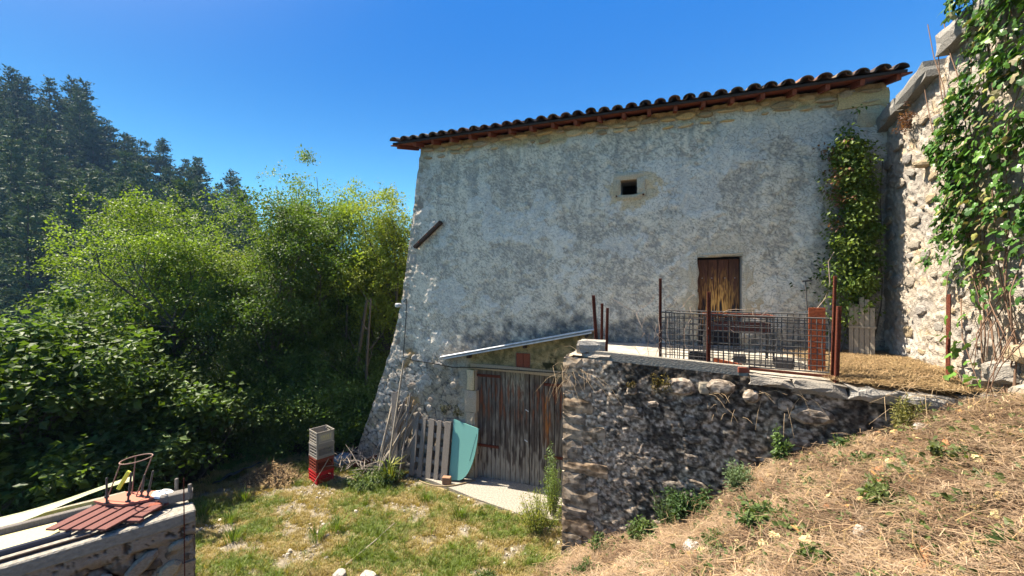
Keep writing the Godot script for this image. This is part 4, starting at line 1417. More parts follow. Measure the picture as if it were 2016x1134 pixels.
func make_trees() -> void:
	var small := twig_mesh(1, 19, 0.20, 0.072, 0.042)
	var fine := twig_mesh(2, 16, 0.22, 0.085, 0.03)
	var broad := twig_mesh(3, 9, 0.22, 0.135, 0.095)
	var dark := Color(0.052, 0.098, 0.023)
	var mid := Color(0.095, 0.150, 0.026)
	var light := Color(0.17, 0.25, 0.038)
	var yellow := Color(0.25, 0.28, 0.04)
	# the shrub with big leaves in front
	broadleaf("hazel_bush", "big-leaved hazel bush standing behind the low wall", "", Vector3(-8.3, 0, -7.2), 3.75, Vector3(2.0, 1, 1.6), 0.2, 75, 30, 0.62, 7, broad, dark * 1.1, mid, 21)
	broadleaf("hazel_bush", "lower hazel bush spreading towards the heap of dry grass", "", Vector3(-6.9, 0, -8.5), 2.1, Vector3(1.1, 1, 0.8), 0.1, 30, 26, 0.5, 5, broad, dark, mid, 22)
	broadleaf("hazel_bush", "hazel bush at the picture's edge, partly hidden by the bigger one", "", Vector3(-9.7, 0, -7.9), 3.0, Vector3(1.6, 1, 1.4), 0.1, 40, 28, 0.6, 6, broad, dark, mid, 23)
	broadleaf("hazel_bush", "low hazel growth right behind the yellowish sheets of the low wall", "", Vector3(-7.0, 0, -6.6), 1.7, Vector3(1.3, 1, 0.8), 0.05, 34, 26, 0.5, 5, broad, dark, mid, 24)
	broadleaf("hazel_bush", "low hazel growth at the picture's edge behind the timber batten", "", Vector3(-8.8, 0, -6.1), 1.9, Vector3(1.4, 1, 0.8), 0.05, 34, 26, 0.5, 5, broad, dark, mid, 25)
	# the row of trees beyond the yard
	broadleaf("elm_tree", "wide small-leaved tree with yellow-green top below the pine hillside", "", Vector3(-9.6, -0.3, -11.4), 6.9, Vector3(2.7, 1, 2.2), 0.8, 120, 44, 0.85, 4, small, mid, light, 31)
	broadleaf("elm_tree", "dark dense tree in the middle of the row beyond the crates", "", Vector3(-6.4, -0.2, -11.0), 6.5, Vector3(2.0, 1, 1.8), 0.9, 90, 42, 0.75, 4, small, dark, mid * 1.05, 32)
	broadleaf("elm_tree", "low rounded tree at the picture's edge beneath the pines", "", Vector3(-12.3, -0.7, -11.2), 4.2, Vector3(2.0, 1, 2.0), 0.4, 60, 40, 0.8, 4, small, mid, light, 33)
	broadleaf("ash_tree", "light green feathery tree beside the barn's leaning edge", "", Vector3(-5.3, -0.8, -13.4), 8.9, Vector3(2.1, 1, 1.9), 1.3, 110, 40, 0.75, 3, small, mid, light, 34)
	broadleaf("ash_tree", "yellowing tree just showing behind the barn's edge", "", Vector3(-3.7, -0.8, -12.4), 8.4, Vector3(1.5, 1, 1.5), 1.0, 90, 40, 0.7, 3, small, light, yellow, 35)
	broadleaf("ash_tree", "pale green tree rising between the dark tree and the feathery one", "", Vector3(-7.4, -1.2, -14.8), 8.9, Vector3(2.0, 1, 1.7), 2.0, 80, 38, 0.75, 2, small, mid, light, 36)
	broadleaf("slender_tree", "thin half-bare tree whose top pokes up above the row", "", Vector3(-7.4, -1.2, -14.2), 9.5, Vector3(0.75, 1, 0.7), 3.0, 40, 12, 0.5, 1, small, mid, light, 37)
	broadleaf("slender_tree", "ivy-wrapped dead stem standing against the sky beside the pines", "", Vector3(-10.2, -1.4, -16.4), 8.2, Vector3(0.42, 1, 0.4), 3.0, 34, 12, 0.4, 2, small, mid, yellow, 38)
	broadleaf("small_maple", "small yellowing tree in front of the hillside's lowest pines", "", Vector3(-13.0, -1.6, -19.0), 8.0, Vector3(1.5, 1, 1.5), 2.0, 40, 26, 0.7, 2, broad, light, yellow, 39)
	# shady growth beneath them
	var under := [["dark shrub in the shade behind the heap of dry grass", -7.6, 10.2, 2.8, 1.5], ["dark shrub in the shade behind the bottle crates", -5.2, 10.6, 3.4, 1.4], ["shrub filling the gap beside the barn's flared foot", -3.9, 11.6, 3.2, 1.1], ["tall shrub under the wide small-leaved tree", -9.4, 9.9, 3.4, 1.7], ["far shrub under the feathery tree by the barn", -5.0, 14.6, 3.6, 2.0], ["far shrub behind the dark dense tree", -8.3, 14.4, 3.8, 2.2], ["far shrub low behind the wide small-leaved tree", -12.0, 14.0, 3.6, 2.4]]
	under.append(["low green shrub filling the gap right of the bottle crates", -4.55, 10.0, 1.9, 0.9])
	under.append(["low green shrub filling the gap left of the bottle crates", -5.9, 9.9, 1.7, 0.9])
	under.append(["low green shrub tucked against the barn's flared foot", -3.75, 10.4, 2.2, 0.6])
	for k in under.size():
		var q: Array = under[k]
		broadleaf("understory_shrub", q[0], "shrubs under the trees", Vector3(q[1], ground_height(q[1], q[2]) - 0.1, -q[2]), q[3], Vector3(q[4], 1, 1.0), 0.05, 38, 34, 0.65, 5, small, dark * (1.0 if k < 7 else 1.6), mid, 60 + k)
	# plain trunks and thin stems by the barn
	var r := random(70)
	for q in [["dark trunk leaning beside the barn's flared foot", -4.35, 10.9, 0.085, 0.35], ["thin dark stem close to the barn's edge", -3.75, 10.3, 0.05, 0.15], ["crooked trunk behind the bottle crates", -5.5, 11.8, 0.09, -0.3], ["slim forked trunk in the shade between crates and barn", -4.8, 11.6, 0.06, 0.1]]:
		var s := Shape.new()
		var y := ground_height(q[1], q[2]) - 0.1
		s.tube([Vector3(0, 0, 0), Vector3(q[4] * 0.3, 1.0, 0), Vector3(q[4] * 0.7, 2.2, 0.1), Vector3(q[4] * 1.4, 3.8, 0.1)], [q[3], q[3] * 0.85, q[3] * 0.7, q[3] * 0.4], 7)
		for j in 6:
			var b := Vector3(q[4] * 0.5, r.randf_range(0.8, 3.0), 0)
			var e := b + Vector3(r.randfn() * 0.5, r.randf_range(0.2, 0.7), r.randfn() * 0.3)
			s.tube([b, b.lerp(e, 0.5) + Vector3(0, -0.05, 0), e], [q[3] * 0.35, q[3] * 0.22, 0.008], 4)
		tag(obj("bare_trunk", s.mesh(), M.bark, null, Transform3D(Basis(), Vector3(q[1], y, -q[2]))), q[0], "tree trunk", "bare trunks under the trees")


# --- pines on the hillside ---
func pine(sd: int, h: float, wide: float, whorls: int) -> Array:
	var r := random(sd)
	var t := Shape.new()
	t.tube([Vector3(0, -1.5, 0), Vector3(0.05, h * 0.5, 0), Vector3(0, h * 0.97, 0)], [0.2, 0.13, 0.03], 6)
	var c := Shape.new()
	var start := h * 0.16
	for k in whorls:
		var a := float(k) / whorls
		var y := lerpf(start, h * 0.98, a)
		var reach := wide * sqrt(1.0 - a * a) * (0.6 + 0.4 * sin(PI * minf(a * 1.3, 1.0))) * r.randf_range(0.75, 1.1) + 0.25
		var n := 6 if a < 0.8 else 4
		for j in n:
			if r.randf() < 0.12:
				continue
			var an := TAU * (j + r.randf()) / n
			y += r.randf_range(-0.45, 0.45)
			var len := reach * r.randf_range(0.45, 1.2)
			var dir := Vector3(cos(an), 0, sin(an))
			var rise := lerpf(-0.12, 0.5, a)
			var m := int(4 + len * 4.5)
			for q in m:
				var f := lerpf(0.25, 1.0, (q + r.randf()) / m)
				var at := Vector3(0, y, 0) + dir * len * f + Vector3(0, rise * len * f * f, 0) + Vector3(r.randfn(), r.randfn() * 0.7, r.randfn()) * 0.28
				var tone := r.randf_range(0.6, 1.4)
				c.col = Color(tone, tone, tone)
				for z in 3:
					var e := (dir * 0.6 + Vector3(r.randfn() * 0.6, r.randf_range(-0.1, 0.9), r.randfn() * 0.6)).normalized() * r.randf_range(0.3, 0.6)
					var w := e.cross(Vector3(r.randfn(), r.randfn(), r.randfn())).normalized() * r.randf_range(0.09, 0.15)
					c.tri(at - w - e * 0.3, at + w - e * 0.3, at + e)
	return [t.mesh(), c.mesh()]


func make_hill_trees() -> void:
	var kinds := [pine(1, 17.0, 3.9, 24), pine(2, 14.5, 3.8, 20), pine(3, 19.5, 4.0, 27), pine(4, 12.5, 3.5, 18)]
	var mats := []
	for c in [Color(0.066, 0.105, 0.050), Color(0.085, 0.125, 0.056), Color(0.052, 0.090, 0.052)]:
		var m: StandardMaterial3D = M.needles.duplicate()
		m.albedo_color = (c as Color).linear_to_srgb()
		mats.append(m)
	var r := random(90)
	var spots: Array[Vector2] = []
	for k in 20000:
		if spots.size() >= 255:
			break
		var z := r.randf_range(44.0, 106.0)
		var px := r.randf_range(-1.31, -0.64)
		var p := Vector2(px * z, z)
		if (land_height(p.x, z) + 17.0 - EYE) / z < (0.16 if px > -1.15 else 0.0):
			continue
		var ok := true
		for q in spots:
			if q.distance_to(p) < 3.5:
				ok = false
				break
		if ok:
			spots.append(p)
	var first := {}
	for p in spots:
		var k := r.randi() % 4
		var h := land_height(p.x, p.y)
		var sc := r.randf_range(0.65, 1.1)
		var zone := "crest" if p.y > 88.0 else "middle" if p.y > 66.0 else "foot"
		var label: String = {"crest": "dark pine on the crest of the wooded hillside, against the sky", "middle": "dark pine halfway up the wooded hillside", "foot": "dark pine at the foot of the wooded hillside, above the leafy trees"}[zone]
		var x := Transform3D(Basis(Vector3.UP, r.randf() * TAU).scaled(Vector3(sc, sc * r.randf_range(0.9, 1.15), sc)), Vector3(p.x, h, -p.y))
		var tree: Node3D
		if first.has(k):
			tree = (first[k] as Node3D).duplicate()
			tree.name = numbered("pine_tree")
			tree.transform = x
			add_child(tree)
		else:
			tree = thing("pine_tree", label, "tree", x)
			obj("trunk", kinds[k][0], M.pine_bark, tree)
			obj("crown", kinds[k][1], mats[0], tree)
			first[k] = tree
		(tree.get_node("crown") as MeshInstance3D).material_override = mats[r.randi() % 3]
		tag(tree, label, "tree", "pines on the hillside, " + zone)


# --- the rusty fence on the terrace, and what stands behind it ---
func make_fence() -> void:
	var x := terrace_frame
	var r := random(120)
	var posts := [
		["slim rusty post with a pointed tip where the mesh panel begins", [Vector3(0.64, 2.9, -0.15), Vector3(0.64, 4.06, -0.15)], 0.034, 0.010],
		["stout rusty post standing in front of the mesh panel", [Vector3(1.22, 2.86, -0.12), Vector3(1.225, 3.88, -0.12)], 0.045, 0.014],
		["tallest rusty post where the mesh panel ends", [Vector3(2.53, 2.8, -0.2), Vector3(2.56, 4.07, -0.2)], 0.035, 0.012],
		["thick rusty post next to the orange plate", [Vector3(2.545, 2.8, -0.12), Vector3(2.57, 3.72, -0.12)], 0.05, 0.014],
		["leaning rusty post, the first of three above the canopy's end", [Vector3(-0.27, 2.9, -0.42), Vector3(-0.33, 3.82, -0.42)], 0.04, 0.012],
		["straight rusty post, the middle of three above the canopy's end", [Vector3(-0.2, 2.9, -0.4), Vector3(-0.19, 3.7, -0.4)], 0.032, 0.012],
		["short rough rusty post, the last of three above the canopy's end", [Vector3(-0.15, 2.9, -0.5), Vector3(-0.13, 3.63, -0.5)], 0.034, 0.014]]
	for q in posts:
		var s := Shape.new()
		var a: Vector3 = x * q[1][0]
		var b: Vector3 = x * q[1][1]
		var w: float = q[2]
		s.bar(a, b, w, q[3], 0.002, x.basis.z)          # an angle iron: two flanges
		s.bar(a + x.basis * Vector3(w / 2 - 0.004, 0, -w / 2 - 0.004), b + x.basis * Vector3(w / 2 - 0.004, 0, -w / 2 - 0.004), 0.009, w, 0.002, x.basis.z)
		tag(obj("fence_post", s.mesh(), M.rust), q[0], "post", "rusty posts on the terrace")
	var s := Shape.new()
	s.tube([x * Vector3(0.64, 3.9, -0.15), x * Vector3(0.642, 4.12, -0.15)], [0.016, 0.004], 6)
	var pole := barn_frame * Vector3(2.05, 0, 1.66)
	s = Shape.new()
	pole = barn_frame * Vector3(2.06, 2.9, 1.72)
	s.bar(pole + Vector3(0, -0.2, 0), pole + Vector3(0.01, 0.96, 0), 0.045, 0.012, 0.002, Vector3(0, 0, 1))
	s.bar(pole + Vector3(0.02, -0.2, -0.02), pole + Vector3(0.03, 0.96, -0.02), 0.012, 0.045, 0.002, Vector3(0, 0, 1))
	tag(obj("fence_post", s.mesh(), M.rust), "rusty angle-iron post standing alone before the tall sunlit wall", "post")
	# mesh panels, wire by wire
	var panel := thing("mesh_panel", "welded wire mesh panel between the rusty terrace posts", "fence panel", x)
	wires(panel, Vector3(0.66, 2.975, -0.16), Vector3(2.5, 2.945, -0.16), 0.63, 33, 10, r, 0.006)
	var back := thing("mesh_panel", "second wire mesh panel leaning behind the first one", "fence panel", x)
	wires(back, Vector3(0.72, 2.96, -0.36), Vector3(2.42, 2.95, -0.40), 0.66, 25, 9, r, 0.005)
	s = Shape.new()
	s.bar(x * Vector3(0.62, 2.962, -0.15), x * Vector3(2.54, 2.90, -0.15), 0.03, 0.03, 0.003)
	tag(obj("bottom_rail", s.mesh(), M.rust), "rusty rail along the foot of the mesh panel", "rail")
	# the orange rusted plate closing the end
	s = Shape.new()
	s.span(Vector3(2.34, 2.93, -0.34), Vector3(2.51, 3.69, -0.33), 0.003)
	tag(obj("rusty_plate", s.mesh(), M.orange_rust, null, x), "orange rusted sheet metal plate at the end of the mesh panel", "metal plate")
	# a rusty frame with red peeling rim behind the mesh
	var frame := thing("rusty_table", "low rusty metal table frame with red peeling rim behind the mesh", "table", x * Transform3D(Basis(Vector3.UP, 0.05), Vector3(1.62, 2.93, -0.85)))
	s = Shape.new()
	for q in [[Vector3(-0.42, 0.62, 0.22), Vector3(0.42, 0.62, 0.22)], [Vector3(-0.42, 0.62, -0.22), Vector3(0.42, 0.62, -0.22)], [Vector3(-0.42, 0.62, -0.22), Vector3(-0.42, 0.62, 0.22)], [Vector3(0.42, 0.62, -0.22), Vector3(0.42, 0.62, 0.22)]]:
		s.tube([q[0], q[1]], [0.012], 6)
	obj("top_frame", s.mesh(), M.rust, frame)
	for k in 5:
		s = Shape.new()
		s.span(Vector3(-0.41, 0.60 - k * 0.0001, -0.2 + k * 0.088), Vector3(0.41, 0.608, -0.13 + k * 0.088), 0.002)
		obj("slat", s.mesh(), M.rust, frame)
	s = Shape.new()
	s.span(Vector3(-0.37, 0.40, 0.215), Vector3(0.36, 0.54, 0.222))
	obj("rim", s.mesh(), mat("peeling_red", lin(0.17, 0.06, 0.045), 0.8, "coarse", Vector3(6, 6, 6)), frame)
	for q in [Vector3(-0.4, 0, 0.2), Vector3(0.4, 0, 0.2), Vector3(-0.4, 0, -0.2), Vector3(0.4, 0, -0.2)]:
		s = Shape.new()
		s.tube([q, q + Vector3(0, 0.62, 0)], [0.013], 6)
		obj("leg", s.mesh(), M.wire, frame)
	# blocks and bricks behind the rail
	for q in [["dark concrete block behind the mesh, near the first post", Vector3(1.12, 3.0, -0.45), Vector3(0.24, 0.13, 0.14), "rubber"], ["small dark block in the middle behind the mesh", Vector3(1.62, 2.985, -0.5), Vector3(0.15, 0.11, 0.12), "rubber"], ["dark block behind the mesh, nearest the orange plate", Vector3(2.1, 2.98, -0.42), Vector3(0.2, 0.12, 0.13), "rubber"]]:
		s = Shape.new()
		s.box(Transform3D(Basis(Vector3.UP, r.randf_range(-0.2, 0.2)), q[1]), q[2], 0.012)
		tag(obj("dark_block", s.mesh(), mat("dark_block", lin(0.06, 0.055, 0.055), 0.9, "coarse", Vector3(4, 4, 4)), null, x), q[0], "block", "blocks behind the mesh")
	s = Shape.new()
	s.box(Transform3D(Basis(Vector3.UP, 0.2), Vector3(1.62, 2.92, -0.1)), Vector3(0.13, 0.07, 0.08), 0.006)
	tag(obj("clay_brick", s.mesh(), M.brick_red, null, x), "red-brown brick on the wall's edge before the mesh", "brick")
	s = Shape.new()
	s.bar(Vector3(1.30, 2.99, -0.28), Vector3(1.62, 2.945, -0.2), 0.05, 0.02, 0.003)
	tag(obj("red_lath", s.mesh(), M.orange_rust, null, x), "broken orange-red lath lying behind the mesh's bottom rail", "lath")
	s = Shape.new()
	s.box(Transform3D(Basis(Vector3.UP, 0.4), Vector3(0.02, 2.965, -0.16)), Vector3(0.07, 0.05, 0.05), 0.006)
	tag(obj("brick_scrap", s.mesh(), M.orange_rust, null, x), "scrap of orange brick lying by the black hoses", "brick scrap")
	for k in 2:
		s = Shape.new()
		var run := []
		for j in 14:
			var a := j / 13.0
			run.append(Vector3(lerpf(-0.06, 0.66, a), terrace_top(a * 0.6) + 0.022 + 0.004 * k, -0.22 - 0.10 * k + 0.035 * sin(a * 5.0 + k * 2.0)))
		s.tube(run, [0.012], 7)
		tag(obj("black_hose", s.mesh(), M.rubber, null, x), ["thin black hose on the terrace edge, the one nearer the drop", "thin black hose on the terrace edge, the one nearer the door"][k], "hose")
	# dry bramble tangled along the top of the mesh
	s = Shape.new()
	for k in 18:
		var a := Vector3(r.randf_range(0.3, 2.0), r.randf_range(3.52, 3.68), -0.16)
		var pts := [a]
		var d := Vector3(r.randfn(), r.randfn() * 0.45, r.randfn() * 0.3).normalized()
		var len := r.randf_range(0.15, 0.6)
		for j in 5:
			d = (d + Vector3(r.randfn(), r.randfn(), r.randfn()) * 0.35).normalized()
			a += d * len / 5.0
			a.y = clampf(a.y, 3.1, 3.85)
			pts.append(a)
		s.tube(pts, [0.0035, 0.003, 0.003, 0.0025, 0.002, 0.0015], 4)
	for k in 10:
		var a := Vector3(r.randf_range(0.35, 0.75), r.randf_range(3.3, 3.62), -0.14)
		s.tube([a, a + Vector3(r.randfn() * 0.08, -0.2, 0.02), a + Vector3(r.randfn() * 0.12, -0.45, 0.03)], [0.004, 0.003, 0.002], 4)
	var vine := obj("dry_bramble", s.mesh(), mat("dry_stem", lin(0.25, 0.19, 0.15), 0.9), null, x)
	tag(kind(vine, "stuff"), "dry leafless bramble stems tangled along the top of the mesh panel", "bramble")
	# thin bent rod with a cross-piece near the wall corner
	s = Shape.new()
	var p := x * Vector3(2.33, 3.65, -0.35)
	s.tube([p, p + Vector3(-0.02, 0.36, 0)], [0.007], 5)
	s.bar(p + Vector3(-0.06, 0.36, 0), p + Vector3(0.06, 0.375, 0), 0.02, 0.012)
	tag(obj("t_rod", s.mesh(), M.wire), "thin upright rod with a short crosspiece above the orange plate", "rod")
	s = Shape.new()
	s.tube([p + Vector3(0.1, 0.0, 0), p + Vector3(0.22, 0.15, 0), p + Vector3(0.28, 0.35, 0), p + Vector3(0.26, 0.6, 0), p + Vector3(0.33, 0.72, 0)], [0.005], 5)
	tag(obj("loose_wire", s.mesh(), M.dry_stem), "pale bent wire rising past the tallest post", "wire")


func wires(panel: Node3D, a: Vector3, b: Vector3, h: float, across: int, rows: int, r: RandomNumberGenerator, w: float) -> void:
	for k in across:
		var s := Shape.new()
		var p := a.lerp(b, float(k) / (across - 1))
		s.tube([p, p + Vector3(r.randfn() * 0.006, h * 0.5, r.randfn() * 0.01), p + Vector3(r.randfn() * 0.008, h, r.randfn() * 0.012)], [w], 5)
		obj("upright_wire", s.mesh(), M.wire, panel)
	for k in rows:
		var s := Shape.new()
		var up := Vector3(0, h * k / (rows - 1), 0.007)
		var sag := Vector3(0, -0.012 * r.randf(), 0)
		s.tube([a + up, a.lerp(b, 0.5) + up + sag, b + up], [w * (1.6 if k == 0 or k == rows - 1 else 1.0)], 5)
		obj("level_wire", s.mesh(), M.wire, panel)


# --- in the yard ---
func crate(label: String, at: Transform3D, c: Color, front: Material) -> void:
	var o := thing("bottle_crate", label, "crate", at, "bottle crates in one stack")
	var m := mat("crate_plastic", c.linear_to_srgb(), 0.5, "coarse", Vector3(5, 5, 5))
	var w := 0.36
	var d := 0.38
	var h := 0.265
	var s := Shape.new()
	for y in [[0.0, 0.028], [h - 0.035, h]]:
		s = Shape.new()
		s.span(Vector3(-w / 2, y[0], d / 2 - 0.014), Vector3(w / 2, y[1], d / 2), 0.003)
		s.span(Vector3(-w / 2, y[0], -d / 2), Vector3(w / 2, y[1], -d / 2 + 0.014), 0.003)
		s.span(Vector3(-w / 2, y[0] + 0.0005, -d / 2 + 0.014), Vector3(-w / 2 + 0.014, y[1] - 0.0005, d / 2 - 0.014), 0.003)
		s.span(Vector3(w / 2 - 0.014, y[0] + 0.0005, -d / 2 + 0.014), Vector3(w / 2, y[1] - 0.0005, d / 2 - 0.014), 0.003)
		obj("rim" if y[0] > 0 else "base_rim", s.mesh(), m, o)
	s = Shape.new()
	s.span(Vector3(-w / 2 + 0.014, 0.01, -d / 2 + 0.014), Vector3(w / 2 - 0.014, 0.02, d / 2 - 0.014))
	obj("bottom", s.mesh(), m, o)
	for q in [[-1, 1], [1, 1], [-1, -1], [1, -1]]:
		s = Shape.new()
		s.box(Transform3D(Basis(), Vector3(q[0] * (w / 2 - 0.024), h / 2, q[1] * (d / 2 - 0.024))), Vector3(0.04, h - 0.064, 0.04), 0.008)
		obj("corner_post", s.mesh(), m, o)
	for side in 2:                                   # open ribbed sides
		var x := (w / 2 - 0.008) * (1 if side else -1)
		for k in 3:
			s = Shape.new()
			s.span(Vector3(x - 0.005, 0.05 + k * 0.062, -d / 2 + 0.04), Vector3(x + 0.005, 0.05 + k * 0.062 + 0.026, d / 2 - 0.04), 0.002)
			obj("side_rib", s.mesh(), m, o)
		for z in [-0.06, 0.06]:
			s = Shape.new()
			s.span(Vector3(x - 0.004, 0.029, z - 0.006), Vector3(x + 0.004, h - 0.036, z + 0.006))
			obj("side_rib", s.mesh(), m, o)
	s = Shape.new()
	s.span(Vector3(-w / 2 + 0.04, 0.029, -d / 2 + 0.003), Vector3(w / 2 - 0.04, h - 0.036, -d / 2 + 0.011))
	obj("back_panel", s.mesh(), m, o)
	var z := d / 2 - 0.007
	if front:
		s = Shape.new()
		s.uv = Vector4(1.0 / 0.28, 0.5, -1.0 / 0.2, 1.16)
		s.span(Vector3(-w / 2 + 0.042, 0.029, z - 0.004), Vector3(w / 2 - 0.042, h - 0.036, z + 0.004))
		obj("front_panel", s.mesh(), front, o)
	else:
		for q in [[0.029, 0.06], [0.20, h - 0.036], [0.13, 0.14]]:
			s = Shape.new()
			s.span(Vector3(-w / 2 + 0.042, q[0], z - 0.004), Vector3(w / 2 - 0.042, q[1], z + 0.004))
			obj("front_rib", s.mesh(), m, o)
		for k in 10:
			s = Shape.new()
			var x := -0.115 + k * 0.0255
			s.span(Vector3(x - 0.005, 0.06, z - 0.003), Vector3(x + 0.005, 0.20, z + 0.003))
			obj("front_rib", s.mesh(), m, o)


func make_yard_things() -> void:
	var r := random(200)
	# stack of four bottle crates
	var print_im := Image.create(140, 100, false, Image.FORMAT_RGB8)
	var n := FastNoiseLite.new()
	n.frequency = 0.09
	for y in 100:
		for x in 140:
			var c := Color(0.31, 0.285, 0.245)
			var u := x / 140.0
			var v := y / 100.0
			var wob := n.get_noise_2d(x, y)
			# worn yellow print: a row of fat letters over a smaller one
			if v > 0.16 and v < 0.56 and u > 0.14 and u < 0.9:
				var stem := fposmod(u * 7.5 + 0.12 * sin(v * 14.0), 1.0)
				if stem < 0.52 or (absf(v - 0.36) < 0.05 and fposmod(u * 3.75, 1.0) < 0.6):
					c = Color(0.55, 0.47, 0.2).lerp(c, clampf(0.35 + wob, 0, 1))
			if v > 0.60 and v < 0.70 and u > 0.2 and u < 0.85:
				c = Color(0.5, 0.43, 0.2).lerp(c, clampf(0.4 + wob, 0, 1))
			if v > 0.80 and v < 0.88 and u > 0.12 and u < 0.9 and fposmod(u * 16.0, 1.0) < 0.6:
				c = c * 0.55
			print_im.set_pixel(x, y, (c * (1.0 + 0.2 * wob)).linear_to_srgb())
	var printed := mat("crate_print", Color.WHITE, 0.5)
	printed.albedo_texture = ImageTexture.create_from_image(print_im)
	var foot := on_ground(-3.92, 8.35, -0.02)
	var q := [["bright red plastic bottle crate at the bottom of the stack", Color(0.55, 0.025, 0.03)], ["dark red-brown bottle crate standing on the bright red one", Color(0.20, 0.045, 0.03)], ["plain grey slotted bottle crate, third from the ground", Color(0.29, 0.27, 0.245)], ["grey bottle crate with worn yellow lettering on top of the stack", Color(0.31, 0.285, 0.245)]]
	for k in 4:
		crate(q[k][0], Transform3D(Basis(Vector3.UP, deg_to_rad(48.7 + [0.0, -1.5, 1.0, -1.0][k])), foot + Vector3(0.004 * k, 0.268 * k, 0)), q[k][1], printed if k == 3 else null)
	# pallet leaning on the barn
	var lean := Transform3D(Basis(Vector3.RIGHT, -0.16), Vector3.ZERO)
	var pal := thing("wooden_pallet", "grey weathered wooden pallet leaning against the barn wall", "pallet", barn_frame * Transform3D(Basis(), Vector3(-5.42, 0.02, 0.34)) * lean)
	for k in 5:
		var s := Shape.new()
		var x := [-0.385, -0.195, 0.0, 0.185, 0.375][k] as float
		var w := [0.115, 0.095, 0.125, 0.095, 0.14][k] as float
		s.box(Transform3D(Basis(Vector3(0, 0, 1), r.randf_range(-0.012, 0.012)), Vector3(x, 0.59, 0.0)), Vector3(w, 1.17 + r.randf_range(-0.02, 0.02), 0.02), 0.003)
		obj("slat", s.mesh(), M.grey_wood, pal)
	for y in [0.08, 0.33, 0.6, 0.86, 1.1]:
		var s := Shape.new()
		s.span(Vector3(-0.43, y - 0.045, -0.034), Vector3(0.43, y + 0.045, -0.011), 0.003)
		obj("cross_board", s.mesh(), M.grey_wood, pal)
	for x in [-0.38, 0.0, 0.38]:
		var s := Shape.new()
		s.span(Vector3(x - 0.045, 0.03, -0.115), Vector3(x + 0.045, 1.15, -0.035), 0.004)
		obj("bearer", s.mesh(), M.grey_wood, pal)
	# the curved turquoise board beside it
	var s := Shape.new()
	var out := PackedVector2Array()
	out.append(Vector2(0.0, 0.0))
	for k in 11:
		var a := k / 10.0
		out.append(Vector2(0.20 + 0.43 * sin(a * PI / 2), 0.03 + 1.02 * (1.0 - cos(a * PI / 2)) * 0.6 + 0.45 * a * a))
	out.append(Vector2(0.66, 1.10))
	out.append(Vector2(0.02, 1.24))
	s.slab(Transform3D(), out, -0.008, 0.008)
	var board := obj("turquoise_board", s.mesh(), M.teal, null, barn_frame * Transform3D(Basis(Vector3.RIGHT, -0.15).scaled(Vector3(0.93, 0.97, 1)), Vector3(-4.96, 0.03, 0.28)))
	tag(board, "turquoise board with one rounded edge leaning beside the big door", "board")
	s = Shape.new()
	s.bar(Vector3(0.47, 0.45, 0.0085), Vector3(0.60, 1.0, 0.0085), 0.006, 0.003)
	obj("score_line", s.mesh(), M.dark, board)
	s = Shape.new()
	s.box(Transform3D(Basis(Vector3.UP, 0.2), Vector3(-4.93, 0.10, 0.42)), Vector3(0.17, 0.14, 0.1), 0.008)
	tag(obj("clay_brick", s.mesh(), mat("pale_brick", lin(0.36, 0.20, 0.12), 0.9, "coarse", Vector3(4, 4, 4)), null, barn_frame), "orange-brown brick at the foot of the turquoise board", "brick")
	# hose on the apron
	s = Shape.new()
	var run := []
	for k in 18:
		var a := k / 17.0
		run.append(barn_frame * Vector3(lerpf(-5.5, -4.45, a), 0.04, 0.52 + 0.10 * sin(a * PI) - 0.42 * a * a * a))
	s.tube(run, [0.014], 7)
	tag(obj("garden_hose", s.mesh(), mat("hose", lin(0.19, 0.14, 0.08), 0.6)), "brown garden hose lying on the concrete apron before pallet and board", "hose")
	# poles leaning in the corner
	var poles := [["tallest pale pole in the bundle leaning on the barn's edge", -6.22, 0.62, -6.17, 2.36, 0.024, 1]]
	for k in 20:
		poles.append(["", r.randf_range(-6.75, -5.95), r.randf_range(0.35, 0.75), r.randf_range(-6.5, -5.7), r.randf_range(0.9, 1.75), r.randf_range(0.012, 0.03), r.randi() % 2])
	for k in poles.size():
		var p: Array = poles[k]
		s = Shape.new()
		var a: Vector3 = barn_frame * Vector3(p[1], -0.03, p[2])
		var b: Vector3 = barn_frame * Vector3(p[3], p[4], barn_front(p[3], p[4]) + 0.07)
		if k % 3 == 1:
			s.bar(a, b, p[5] * 4.5, p[5], 0.003)
		else:
			s.tube([a, a.lerp(b, 0.5) + Vector3(r.randfn(), 0, r.randfn()) * 0.015, b], [p[5], p[5] * 0.9, p[5] * 0.75], 6)
		var o := obj("wooden_pole", s.mesh(), M.pale_wood if p[6] else M.grey_wood)
		tag(o, p[0] if p[0] else "weathered grey pole or lath in the bundle leaning on the barn's flared foot", "pole", "" if p[0] else "poles leaning on the barn")
	# brushwood heaped at the corner
	s = Shape.new()
	for k in 90:
		var a := barn_frame * Vector3(r.randf_range(-7.5, -6.4), r.randf_range(0.0, 0.3), r.randf_range(0.15, 0.9))
		var d := Vector3(r.randfn(), absf(r.randfn()) * 0.6, r.randfn()).normalized() * r.randf_range(0.2, 0.6)
		s.tube([a, a + d * 0.5 + Vector3(0, 0.03, 0), a + d], [0.009, 0.006, 0.003], 4)
	tag(kind(obj("brushwood", s.mesh(), mat("dead_twig", lin(0.24, 0.205, 0.17), 0.95)), "stuff"), "heap of dead twigs at the barn's flared foot", "brushwood")
	# blue canister half hidden by the twigs
	var can := thing("blue_canister", "blue plastic canister lying at the edge of the twig heap", "canister", Transform3D(Basis.from_euler(Vector3(0.0, 0.5, 0.12)), on_ground(-3.78, 9.05, 0.11)))
	s = Shape.new()
	s.box(Transform3D(), Vector3(0.34, 0.2, 0.22), 0.03)
	obj("body", s.mesh(), mat("blue_plastic", lin(0.12, 0.24, 0.36), 0.45), can)
	s = Shape.new()
